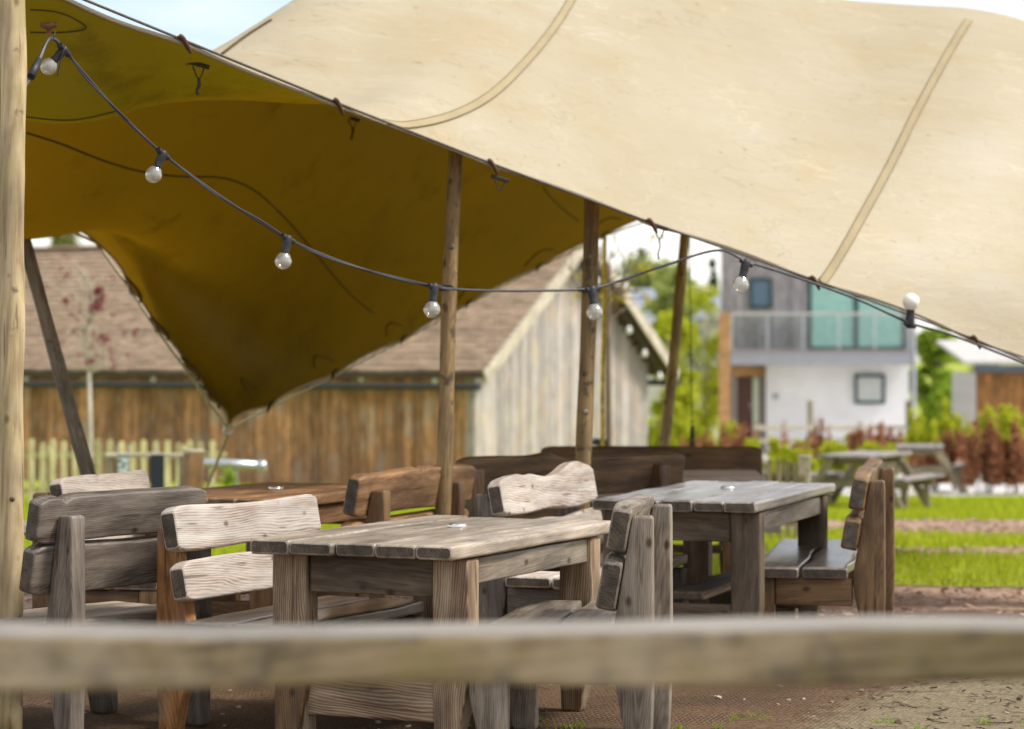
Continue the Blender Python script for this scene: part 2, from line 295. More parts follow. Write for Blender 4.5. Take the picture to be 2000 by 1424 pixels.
ys_ = ramp(n, [(0.50, (1, 1, 1)), (0.72, (0.97, 0.92, 0.82))]); l.new(_noise(1.8, 7, (0.8, 1, 1.8), (0, math.radians(-25), 0), 0.65).outputs['Fac'], ys_.inputs[0])
xy = n.new('ShaderNodeMixRGB'); xy.blend_type = 'MULTIPLY'; xy.inputs[0].default_value = 1; l.new(x2.outputs[0], xy.inputs[1]); l.new(ys_.outputs[0], xy.inputs[2]); x2 = xy
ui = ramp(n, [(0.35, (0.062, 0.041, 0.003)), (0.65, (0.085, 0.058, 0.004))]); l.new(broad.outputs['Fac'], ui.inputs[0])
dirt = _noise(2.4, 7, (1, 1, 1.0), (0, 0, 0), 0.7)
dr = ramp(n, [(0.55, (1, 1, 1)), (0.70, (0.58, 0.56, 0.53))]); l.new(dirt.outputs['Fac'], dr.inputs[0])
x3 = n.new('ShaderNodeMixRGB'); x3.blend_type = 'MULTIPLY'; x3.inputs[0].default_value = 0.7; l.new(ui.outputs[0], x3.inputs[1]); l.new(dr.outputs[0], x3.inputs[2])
# years of grime gathered round the tied-down corner
gd = n.new('ShaderNodeVectorMath'); gd.operation = 'DISTANCE'; gd.inputs[1].default_value = tuple(P(445, 836, 17.0)); l.new(t.outputs['Object'], gd.inputs[0])
ga_ = n.new('ShaderNodeMath'); ga_.operation = 'MULTIPLY_ADD'; ga_.inputs[1].default_value = 2.6; l.new(dirt.outputs['Fac'], ga_.inputs[0]); l.new(gd.outputs['Value'], ga_.inputs[2])
gr_ = ramp(n, [(0.34, (0.30, 0.28, 0.25)), (0.85, (1, 1, 1))]); gsc = n.new('ShaderNodeMath'); gsc.operation = 'MULTIPLY'; gsc.inputs[1].default_value = 0.25; l.new(ga_.outputs[0], gsc.inputs[0]); l.new(gsc.outputs[0], gr_.inputs[0])
x5 = n.new('ShaderNodeMixRGB'); x5.blend_type = 'MULTIPLY'; x5.inputs[0].default_value = 1; l.new(dr.outputs[0], x5.inputs[1]); l.new(gr_.outputs[0], x5.inputs[2]); l.new(x5.outputs[0], x3.inputs[2])
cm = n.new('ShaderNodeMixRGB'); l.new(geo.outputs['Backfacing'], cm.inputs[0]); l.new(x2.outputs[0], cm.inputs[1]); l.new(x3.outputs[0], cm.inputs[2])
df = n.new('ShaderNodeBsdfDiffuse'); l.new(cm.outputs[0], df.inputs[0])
tl = n.new('ShaderNodeBsdfTranslucent')
x4 = n.new('ShaderNodeMixRGB'); x4.blend_type = 'MULTIPLY'; x4.inputs[0].default_value = 0.8; x4.inputs[1].default_value = (0.40, 0.205, 0.003, 1); l.new(x5.outputs[0], x4.inputs[2])
# the translucent colour runs greener towards the front edge
sx_ = n.new('ShaderNodeSeparateXYZ'); l.new(t.outputs['Object'], sx_.inputs[0]); pr_ = n.new('ShaderNodeMapRange'); pr_.inputs[1].default_value = 10.9; pr_.inputs[2].default_value = 11.9; l.new(sx_.outputs[1], pr_.inputs[0])
pc = ramp(n, [(0, (0.72, 0.98, 1.0)), (1, (1, .97, 1))]); l.new(pr_.outputs[0], pc.inputs[0]); x6 = n.new('ShaderNodeMixRGB'); x6.blend_type = 'MULTIPLY'; x6.inputs[0].default_value = 1; l.new(x4.outputs[0], x6.inputs[1]); l.new(pc.outputs[0], x6.inputs[2]); l.new(x6.outputs[0], tl.inputs[0])
gs = n.new('ShaderNodeBsdfGlossy'); gs.inputs['Roughness'].default_value = 0.45
mix = n.new('ShaderNodeMixShader'); mix.inputs[0].default_value = 0.20
l.new(df.outputs[0], mix.inputs[1]); l.new(tl.outputs[0], mix.inputs[2])
mix2 = n.new('ShaderNodeMixShader'); mix2.inputs[0].default_value = 0.03; l.new(mix.outputs[0], mix2.inputs[1]); l.new(gs.outputs[0], mix2.inputs[2])
l.new(mix2.outputs[0], o.inputs[0])
bp = n.new('ShaderNodeBump'); bp.inputs['Strength'].default_value = 0.5; bp.inputs['Distance'].default_value = 0.02
wr = _noise(5.5, 5, (0.45, 1, 2.2), (0, math.radians(-20), 0)); l.new(wr.outputs['Fac'], bp.inputs['Height']); l.new(bp.outputs[0], df.inputs['Normal'])
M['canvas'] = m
M['seam'] = simple('seam_tape', (0.335, 0.27, 0.155), 0.85, var=0.08, scale=5.0)
M['stitch'] = simple('stitch_thread', (0.27, 0.21, 0.115), 0.9)
M['seamdark'] = simple('dark_seam_tape', (0.075, 0.05, 0.009), 0.85, var=0.2)


# ------------------------------------------------------------------ object helpers
def put(name, me, mat=None, parent=None):
    ob = bpy.data.objects.new(name, me); COL.objects.link(ob)
    if mat is not None and not me.materials: me.materials.append(mat)
    if parent is not None: ob.parent = parent
    return ob


def pymesh(name, v, f, smooth=False):
    me = bpy.data.meshes.new(name); me.from_pydata([tuple(x) for x in v], [], f)
    if smooth: me.polygons.foreach_set('use_smooth', [True] * len(me.polygons))
    me.update(); return me


def thing(name, label, cat, loc=(0, 0, 0), rz=0.0, group=None):
    o = bpy.data.objects.new(name, None); COL.objects.link(o); o.empty_display_size = 0.2
    o.location = loc; o.rotation_euler = (0, 0, rz)
    return tag(o, label, cat, group)


def tag(o, label, cat, group=None):
    o['label'] = label; o['category'] = cat
    if group: o['group'] = group
    return o


def box_mesh(name, sx, sy, sz, bev=0.0, jit=0.0):
    """a box from the origin along +X, centred in Y and Z, edges chamfered along its length"""
    c = min(bev, sy * 0.4, sz * 0.4)
    if c > 0:
        pr = [(-sy / 2 + c, -sz / 2), (sy / 2 - c, -sz / 2), (sy / 2, -sz / 2 + c), (sy / 2, sz / 2 - c), (sy / 2 - c, sz / 2), (-sy / 2 + c, sz / 2), (-sy / 2, sz / 2 - c), (-sy / 2, -sz / 2 + c)]
    else:
        pr = [(-sy / 2, -sz / 2), (sy / 2, -sz / 2), (sy / 2, sz / 2), (-sy / 2, sz / 2)]
    k = len(pr); v = [(0, y, z) for y, z in pr] + [(sx, y, z) for y, z in pr]
    f = [(j, (j + 1) % k, k + (j + 1) % k, k + j) for j in range(k)] + [tuple(range(k))[::-1], tuple(range(k, 2 * k))]
    return pymesh(name, v, f)


def frame_matrix(p0, xdir, zdir):
    x = Vector(xdir).normalized(); z = Vector(zdir); z = (z - x * z.dot(x)).normalized(); y = z.cross(x)
    mt = Matrix((x, y, z)).transposed().to_4x4(); mt.translation = Vector(p0); return mt


def bar(parent, name, p0, p1, sy, sz, mat, zdir=(0, 0, 1), bev=0.004):
    p0 = Vector(p0); p1 = Vector(p1)
    ob = put(name, box_mesh(name, (p1 - p0).length, sy, sz, bev), mat, parent)
    ob.matrix_basis = frame_matrix(p0, p1 - p0, zdir)
    return ob


def wave_fn(amp, L, n=4):
    k = [(random.uniform(0.4, 1.0) * amp, random.uniform(1.5, 9.0), random.uniform(0, 7)) for _ in range(n)]
    return lambda x: sum(a * math.sin(w * x + p) for a, w, p in k) / (n ** 0.5)


def timber(parent, name, p0, p1, zdir, prof, mat, r=0.014, ns=None, endr=0.012, rough=0.0012, endmat=None):
    """hewn piece: prof(t)->(ylo,yhi,zlo,zhi) along local X, rounded arrises, eased ends"""
    p0 = Vector(p0); p1 = Vector(p1); L = (p1 - p0).length
    ns = ns or max(4, int(L / 0.05))
    ts = [0.0, endr * 0.35 / L, endr / L] + [endr / L + (1 - 2 * endr / L) * i / ns for i in range(1, ns)] + [1 - endr / L, 1 - endr * 0.35 / L, 1.0]
    shr = {0: endr * 0.75, 1: endr * 0.22, len(ts) - 1: endr * 0.75, len(ts) - 2: endr * 0.22}
    v = []; seed = Vector((random.uniform(0, 90), random.uniform(0, 90), 0))
    k = 0
    for i, t in enumerate(ts):
        a, b2, c, d = prof(t); e = shr.get(i, 0.0)
        a += e; b2 -= e; c += e; d -= e
        rr = min(r, (b2 - a) * 0.45, (d - c) * 0.45)
        pts = []
        for (cy, cz, s0) in ((a + rr, c + rr, PI), (b2 - rr, c + rr, 1.5 * PI), (b2 - rr, d - rr, 0.0), (a + rr, d - rr, 0.5 * PI)):
            for q in (0, 0.33, 0.67, 1.0):
                an = s0 + q * PI / 2; pts.append((cy + rr * math.cos(an), cz + rr * math.sin(an)))
        # support points on the flats keep them flat
        full = []
        for q in range(4):
            full += pts[q * 4:q * 4 + 4]
            y0, z0 = pts[q * 4 + 3]; y1, z1 = pts[(q * 4 + 4) % 16]
            for s in (0.12, 0.5, 0.88): full.append((y0 + (y1 - y0) * s, z0 + (z1 - z0) * s))
        k = len(full)
        for y, z in full:
            nn = mnoise.noise(Vector((t * L * 9, y * 14, z * 14)) + seed) * rough
            v.append((t * L, y + nn, z + nn))
    f = []
    N = len(ts)
    for i in range(N - 1):
        for j in range(k):
            f.append((i * k + j, i * k + (j + 1) % k, (i + 1) * k + (j + 1) % k, (i + 1) * k + j))
    ns_ = len(f)
    f.append(tuple(range(k))[::-1]); f.append(tuple(range((N - 1) * k, N * k)))
    me = pymesh(name, v, f, True)
    me.polygons[ns_].use_smooth = False; me.polygons[ns_ + 1].use_smooth = False
    me.materials.append(mat); me.materials.append(endmat or M['end'])
    me.polygons[ns_].material_index = 1; me.polygons[ns_ + 1].material_index = 1
    ob = put(name, me, mat, parent); ob.matrix_basis = frame_matrix(p0, p1 - p0, zdir)
    return ob


def tube_mesh(name, pts, rad, k=10, cap=True):
    pts = [Vector(p) for p in pts]; v = []; f = []
    if not hasattr(rad, '__len__'): rad = [rad] * len(pts)
    T0 = None; nrm = None
    for i, p in enumerate(pts):
        tdir = (pts[min(i + 1, len(pts) - 1)] - pts[max(i - 1, 0)]).normalized()
        if nrm is None: nrm = tdir.orthogonal().normalized()
        nrm = (nrm - tdir * nrm.dot(tdir)).normalized(); bn = tdir.cross(nrm)
        for j in range(k):
            a = 2 * PI * j / k; v.append(p + (nrm * math.cos(a) + bn * math.sin(a)) * rad[i])
    for i in range(len(pts) - 1):
        for j in range(k): f.append((i * k + j, i * k + (j + 1) % k, (i + 1) * k + (j + 1) % k, (i + 1) * k + j))
    nf = len(f)
    if cap: f.append(tuple(range(k))[::-1]); f.append(tuple(range((len(pts) - 1) * k, len(pts) * k)))
    me = pymesh(name, v, f, True)
    for q in range(nf, len(f)): me.polygons[q].use_smooth = False
    return me


def tube(name, pts, rad, mat, parent=None, k=10):
    return put(name, tube_mesh(name, pts, rad, k), mat, parent)


def spline(pts, sub=8):
    pts = [Vector(p) for p in pts]; out = []
    for i in range(len(pts) - 1):
        a = pts[max(i - 1, 0)]; b2 = pts[i]; c = pts[i + 1]; d = pts[min(i + 2, len(pts) - 1)]
        for s in range(sub):
            t = s / sub
            out.append(0.5 * ((2 * b2) + (c - a) * t + (2 * a - 5 * b2 + 4 * c - d) * t * t + (3 * b2 - a - 3 * c + d) * t ** 3))
    out.append(pts[-1]); return out


def lathe_mesh(name, prof, k=20):
    v = []; f = []
    for r, z in prof:
        for j in range(k): v.append((r * math.cos(2 * PI * j / k), r * math.sin(2 * PI * j / k), z))
    for i in range(len(prof) - 1):
        for j in range(k): f.append((i * k + j, i * k + (j + 1) % k, (i + 1) * k + (j + 1) % k, (i + 1) * k + j))
    f.append(tuple(range(k))[::-1]); f.append(tuple(range((len(prof) - 1) * k, len(prof) * k)))
    return pymesh(name, v, f, True)


def np_mesh(name, V, nper, mat, parent=None):
    """V: (n*nper,3) array of separate n-gons with nper corners"""
    me = bpy.data.meshes.new(name); nv = len(V); nf = nv // nper
    me.vertices.add(nv); me.vertices.foreach_set('co', np.ascontiguousarray(V, dtype=np.float32).ravel())
    me.loops.add(nv); me.loops.foreach_set('vertex_index', np.arange(nv, dtype=np.int32))
    me.polygons.add(nf); me.polygons.foreach_set('loop_start', np.arange(0, nv, nper, dtype=np.int32))
    me.update(calc_edges=True); me.validate()
    return put(name, me, mat, parent)


def leaf_cloud(name, blobs, n, size, mat, parent, up=0.0):
    """leaf-sized rhombs scattered through a set of ellipsoid clumps [(centre, radii)]"""
    w = np.array([r[0] * r[1] * r[2] for _, r in blobs]) ** 0.75; w = w / w.sum()
    idx = RNG.choice(len(blobs), n, p=w)
    C = np.array([list(b[0]) for b in blobs])[idx]; R = np.array([list(b[1]) for b in blobs])[idx]
    d = RNG.normal(size=(n, 3)); d /= np.linalg.norm(d, axis=1)[:, None]
    rad = RNG.random(n) ** 0.45
    pos = C + d * R * rad[:, None] * (1 + 0.18 * RNG.normal(size=(n, 1)))
    a = RNG.normal(size=(n, 3)); a[:, 2] += up; a /= np.linalg.norm(a, axis=1)[:, None]
    b2 = np.cross(a, RNG.normal(size=(n, 3))); b2 /= np.linalg.norm(b2, axis=1)[:, None]
    s = size * (0.6 + 0.8 * RNG.random((n, 1)))
    V = np.stack([pos - a * s * 0.6, pos + b2 * s * 0.32, pos + a * s * 0.6, pos - b2 * s * 0.32], axis=1).reshape(-1, 3)
    return np_mesh(name, V, 4, mat, parent)


# ------------------------------------------------------------------ ground
def hashn(x, y, s): return mnoise.noise(Vector((x * s, y * s, 3.3)))


def zones(x, y):
    """(grass, chips, sand, gravel) at a ground point"""
    j = 0.9 * hashn(x, y, 0.35) + 0.35 * hashn(x, y, 1.3)
    yy = y + j
    g = c = s = v = 0.0
    sm = lambda a, b2, t: max(0.0, min(1.0, (t - a) / (b2 - a)))
    if y > 14:
        g = sm(15.7, 16.3, yy)
        chip1 = sm(20.4, 20.9, yy) * (1 - sm(21.4, 22.0, yy))
        lo = 24.6 - 0.55 * max(0, x - 3.2); chip2 = sm(lo, lo + 0.5, yy) * (1 - sm(28.0, 28.7, yy))
        c = max(chip1 * sm(1.6, 2.4, x + j), chip2) if x > 0.5 else chip2 * 0.5
        c = max(c, sm(13.2, 14.6, yy) * (1 - g) * 0.7)
        g *= 1 - max(c, 0)
        v = sm(35.5, 36.3, yy) * (1 - sm(95, 99, yy)) * sm(4.6, 5.6, x)
        g *= 1 - v
    s = sm(0.5, 1.5, x - 0.45 * (y - 9.6) + 0.25 * j - 0.15) * (1 - sm(10.8, 12.0, y))
    return g, c, s, v


xs = np.concatenate([[-900, -300, -120, -60, -40, -25, -16, -11, -8], np.arange(-6.5, 11.01, 0.16), [12, 14, 18, 25, 40, 60, 120, 300, 900]])
ys = np.concatenate([[-60, -20, -8, 0, 4, 7], np.arange(8.2, 46.0, 0.16), [47, 49, 52, 56, 60, 66, 72, 80, 95, 120, 200, 400, 1200, 2500]])
gv = []; zz = []
for y in ys:
    for x in xs:
        fine = 0.008 * hashn(x, y, 2.1) + 0.02 * hashn(x, y, 0.5) if (-7 < x < 12 and 8 < y < 46) else 0
        gv.append((x, y, gz(y) + fine)); zz.append(zones(x, y))
nx = len(xs)
gf = [(i * nx + j, i * nx + j + 1, (i + 1) * nx + j + 1, (i + 1) * nx + j) for i in range(len(ys) - 1) for j in range(nx - 1)]
gme = pymesh('ground', gv, gf, True)
for k, nm in enumerate(('grass', 'chips', 'sand', 'gravel')):
    at = gme.attributes.new(nm, 'FLOAT', 'POINT'); at.data.foreach_set('value', np.array([q[k] for q in zz], dtype=np.float32))
m, n, l, b, o = new_mat('ground_soil')
t = n.new('ShaderNodeTexCoord')
def gn(sc, det=5, scale=(1, 1, 1), rough=0.6):
    a = n.new('ShaderNodeMapping'); a.inputs['Scale'].default_value = scale; q = n.new('ShaderNodeTexNoise'); q.inputs['Scale'].default_value = sc; q.inputs['Detail'].default_value = det; q.inputs['Roughness'].default_value = rough
    l.new(t.outputs['Object'], a.inputs[0]); l.new(a.outputs[0], q.inputs['Vector']); return q
def att(nm):
    q = n.new('ShaderNodeAttribute'); q.attribute_name = nm; return q
def blend(fac, a, b2):
    q = n.new('ShaderNodeMixRGB'); l.new(fac, q.inputs[0]); l.new(a, q.inputs[1]); l.new(b2, q.inputs[2]); return q.outputs[0]
big = gn(1.2); sml = gn(45, 4); tiny = gn(160, 3)
soil = ramp(n, [(0.3, (0.06, 0.035, 0.018)), (0.55, (0.125, 0.073, 0.038)), (0.75, (0.20, 0.122, 0.066))]); l.new(sml.outputs['Fac'], soil.inputs[0])
dampr = ramp(n, [(0.35, (0.72, 0.70, 0.68)), (0.65, (1.1, 1.1, 1.1))]); l.new(big.outputs['Fac'], dampr.inputs[0])
sm_ = n.new('ShaderNodeMixRGB'); sm_.blend_type = 'MULTIPLY'; sm_.inputs[0].default_value = 1; l.new(soil.outputs[0], sm_.inputs[1]); l.new(dampr.outputs[0], sm_.inputs[2])
sand = ramp(n, [(0.3, (0.10, 0.075, 0.042)), (0.55, (0.21, 0.168, 0.10)), (0.75, (0.29, 0.24, 0.15))]); l.new(sml.outputs['Fac'], sand.inputs[0])
grs = ramp(n, [(0.3, (0.22, 0.275, 0.018)), (0.7, (0.36, 0.40, 0.035))]); l.new(gn(14).outputs['Fac'], grs.inputs[0])
chv = n.new('ShaderNodeTexVoronoi'); chv.inputs['Scale'].default_value = 22; l.new(t.outputs['Object'], chv.inputs['Vector'])
chc = ramp(n, [(0.0, (0.20, 0.115, 0.075)), (0.5, (0.40, 0.26, 0.19)), (1.0, (0.60, 0.45, 0.36))]); l.new(chv.outputs['Color'], chc.inputs[0])
grv = ramp(n, [(0.3, (0.55, 0.52, 0.49)), (0.7, (0.78, 0.76, 0.74))]); l.new(sml.outputs['Fac'], grv.inputs[0])
brk = gn(9, 5)
def crisp(nm):
    q = n.new('ShaderNodeMath'); q.operation = 'MULTIPLY_ADD'; q.inputs[1].default_value = 0.7; l.new(brk.outputs['Fac'], q.inputs[0]); l.new(att(nm).outputs['Fac'], q.inputs[2])
    r = ramp(n, [(0.72, (0, 0, 0)), (0.95, (1, 1, 1))]); l.new(q.outputs[0], r.inputs[0]); return r.outputs[0]
dk = n.new('ShaderNodeRGB'); dk.outputs[0].default_value = (0.06, 0.042, 0.026, 1); dkr = ramp(n, [(0.54, (0, 0, 0)), (0.66, (.8, .8, .8))]); l.new(gn(5.5, 8, (0.6, 1.6, 1), 0.7).outputs['Fac'], dkr.inputs[0])
c = blend(crisp('sand'), sm_.outputs[0], blend(dkr.outputs[0], sand.outputs[0], dk.outputs[0])); c = blend(crisp('chips'), c, chc.outputs[0]); c = blend(crisp('grass'), c, grs.outputs[0]); c = blend(crisp('gravel'), c, grv.outputs[0])
l.new(c, b.inputs['Base Color']); b.inputs['Roughness'].default_value = 0.85; b.inputs['Specular IOR Level'].default_value = 0.25
# pressed mesh pattern of the matting in the trodden earth
wx = n.new('ShaderNodeTexWave'); wx.bands_direction = 'X'; wx.inputs['Scale'].default_value = 15; wx.inputs['Distortion'].default_value = 1.6; wx.inputs['Detail Scale'].default_value = 2
wy = n.new('ShaderNodeTexWave'); wy.bands_direction = 'Y'; wy.inputs['Scale'].default_value = 6.5; wy.inputs['Distortion'].default_value = 1.6; wy.inputs['Detail Scale'].default_value = 2
rot = n.new('ShaderNodeMapping'); rot.inputs['Rotation'].default_value = (0, 0, 0.35); l.new(t.outputs['Object'], rot.inputs[0]); l.new(rot.outputs[0], wx.inputs['Vector']); l.new(rot.outputs[0], wy.inputs['Vector'])
mm = n.new('ShaderNodeMath'); mm.operation = 'MULTIPLY'; l.new(wx.outputs['Fac'], mm.inputs[0]); l.new(wy.outputs['Fac'], mm.inputs[1])
msk = n.new('ShaderNodeMath'); msk.operation = 'MULTIPLY'; inv = n.new('ShaderNodeMath'); inv.operation = 'SUBTRACT'; inv.inputs[0].default_value = 1; l.new(att('sand').outputs['Fac'], inv.inputs[1])
l.new(mm.outputs[0], msk.inputs[0]); l.new(inv.outputs[0], msk.inputs[1])
mk2 = n.new('ShaderNodeMath'); mk2.operation = 'MULTIPLY'; l.new(msk.outputs[0], mk2.inputs[0]); bkr = ramp(n, [(0.40, (0.1, 0.1, 0.1)), (0.6, (1, 1, 1))]); l.new(gn(2.6).outputs['Fac'], bkr.inputs[0]); l.new(bkr.outputs[0], mk2.inputs[1])
hs = n.new('ShaderNodeMath'); hs.operation = 'MULTIPLY_ADD'; hs.inputs[1].default_value = 0.9; l.new(sml.outputs['Fac'], hs.inputs[0]); l.new(mk2.outputs[0], hs.inputs[2])
bp = n.new('ShaderNodeBump'); bp.inputs['Strength'].default_value = 0.8; bp.inputs['Distance'].default_value = 0.016; l.new(hs.outputs[0], bp.inputs['Height']); l.new(bp.outputs[0], b.inputs['Normal'])
ground = put('ground', gme, m); ground['kind'] = 'structure'; ground['label'] = 'brown trodden earth running into lawn and bark chip path'

# grass, chips, debris
def scatter(n_try, x0, x1, y0, y1, zone):
    X = RNG.uniform(x0, x1, n_try); Y = RNG.uniform(y0, y1, n_try); out = []
    for x, y in zip(X, Y):
        if abs(x) > 0.27 * y + 1.0: continue
        q = zones(x, y)
        if zone(q, x, y): out.append((x, y, gz(y)))
    return np.array(out)


gp = scatter(190000, -9, 10.8, 15.5, 36, lambda q, x, y: q[0] > 0.45)
ng = len(gp)
ang = RNG.uniform(0, 2 * PI, ng); hgt = RNG.uniform(0.03, 0.085, ng) * np.clip(gp[:, 1] / 17, 1, 1.3); wd = RNG.uniform(0.004, 0.009, ng) * gp[:, 1] / 14
dx = np.stack([np.cos(ang) * wd, np.sin(ang) * wd, np.zeros(ng)], 1); lean = np.stack([RNG.normal(0, 0.03, ng), RNG.normal(0, 0.03, ng), hgt], 1)
GV = np.stack([gp - dx - [0, 0, .01], gp + dx - [0, 0, .01], gp + lean], 1).reshape(-1, 3)
o_ = np_mesh('grass', GV, 3, M['blade']); o_['kind'] = 'stuff'; o_['label'] = 'short bright green lawn grass beyond the bare earth'; o_['category'] = 'grass'


def flakes(name, pts, smin, smax, mat, label, cat, thick=0.4, aspect=(1, 3)):
    n_ = len(pts); V = []
    for p in pts:
        s = random.uniform(smin, smax); w = s / random.uniform(*aspect); h = min(w, s) * thick
        mt = Matrix.Rotation(random.uniform(0, 2 * PI), 3, 'Z') @ Matrix.Rotation(random.uniform(-.35, .35), 3, 'X') @ Matrix.Rotation(random.uniform(-.35, .35), 3, 'Y')
        c8 = [mt @ Vector((a * s / 2, b3 * w / 2 * random.uniform(.6, 1), c3 * h / 2)) + Vector(p) + Vector((0, 0, h * 0.4)) for c3 in (-1, 1) for a, b3 in ((-1, -1), (1, -1), (1, 1), (-1, 1))]
        for q in ((4, 5, 6, 7), (0, 1, 5, 4), (1, 2, 6, 5), (2, 3, 7, 6), (3, 0, 4, 7)): V += [c8[i] for i in q]
    o2 = np_mesh(name, np.array([list(x) for x in V]), 4, mat); o2['kind'] = 'stuff'; o2['label'] = label; o2['category'] = cat
    return o2


flakes('bark_chips', scatter(16000, -3, 9, 20, 29, lambda q, x, y: q[1] > 0.5)[:4200], 0.03, 0.09, M['chip'], 'pale bark chips lying on the curved garden path', 'bark chips')
flakes('wood_chips', scatter(9000, -4, 5, 12.6, 16.2, lambda q, x, y: q[0] < 0.4)[:2200], 0.02, 0.06, M['chip'], 'loose wood chips along the edge of the lawn', 'wood chips')
flakes('twigs', np.concatenate([scatter(2600, 0.2, 3.2, 9.3, 13, lambda q, x, y: q[2] > 0.4)[:420], scatter(900, -3, 3, 9.3, 14, lambda q, x, y: q[2] < 0.4)[:160]]), 0.008, 0.042, M['debris'], 'dark twigs and bark shreds lying on the bare earth', 'twigs', aspect=(1.6, 9))
flakes('long_twigs', np.concatenate([scatter(700, 0.3, 3.0, 9.3, 12, lambda q, x, y: q[2] > 0.3)[:34], scatter(300, -2, 2, 9.3, 12, lambda q, x, y: q[2] < 0.4)[:22]]), 0.05, 0.13, M['debris'], 'long thin dark twigs strewn on the bare earth', 'twigs', aspect=(10, 18))
flakes('pebbles', scatter(1500, -3, 3, 9.3, 14, lambda q, x, y: True)[:190], 0.008, 0.022, M['debrispale'], 'small pale pebbles and wood flakes on the bare earth', 'pebbles', aspect=(1, 1.8))
tp = scatter(400, -0.2, 2.2, 9.3, 10.0, lambda q, x, y: hashn(x, y, 2.5) > 0.12)
tv = []
for p in tp[:22]:
    for _ in range(14):
        a = random.uniform(0, 6.3); q = Vector(p) + Vector((random.gauss(0, .02), random.gauss(0, .02), 0)); tv += [q + Vector((math.cos(a) * .003, math.sin(a) * .003, 0)), q - Vector((math.cos(a) * .003, math.sin(a) * .003, 0)), q + Vector((random.gauss(0, .015), random.gauss(0, .015), random.uniform(.01, .035)))]
o_ = np_mesh('grass_tufts', np.array([list(x) for x in tv]), 3, M['green']); o_['kind'] = 'stuff'; o_['label'] = 'thin young grass tufts sprouting through the bare earth'; o_['category'] = 'grass'

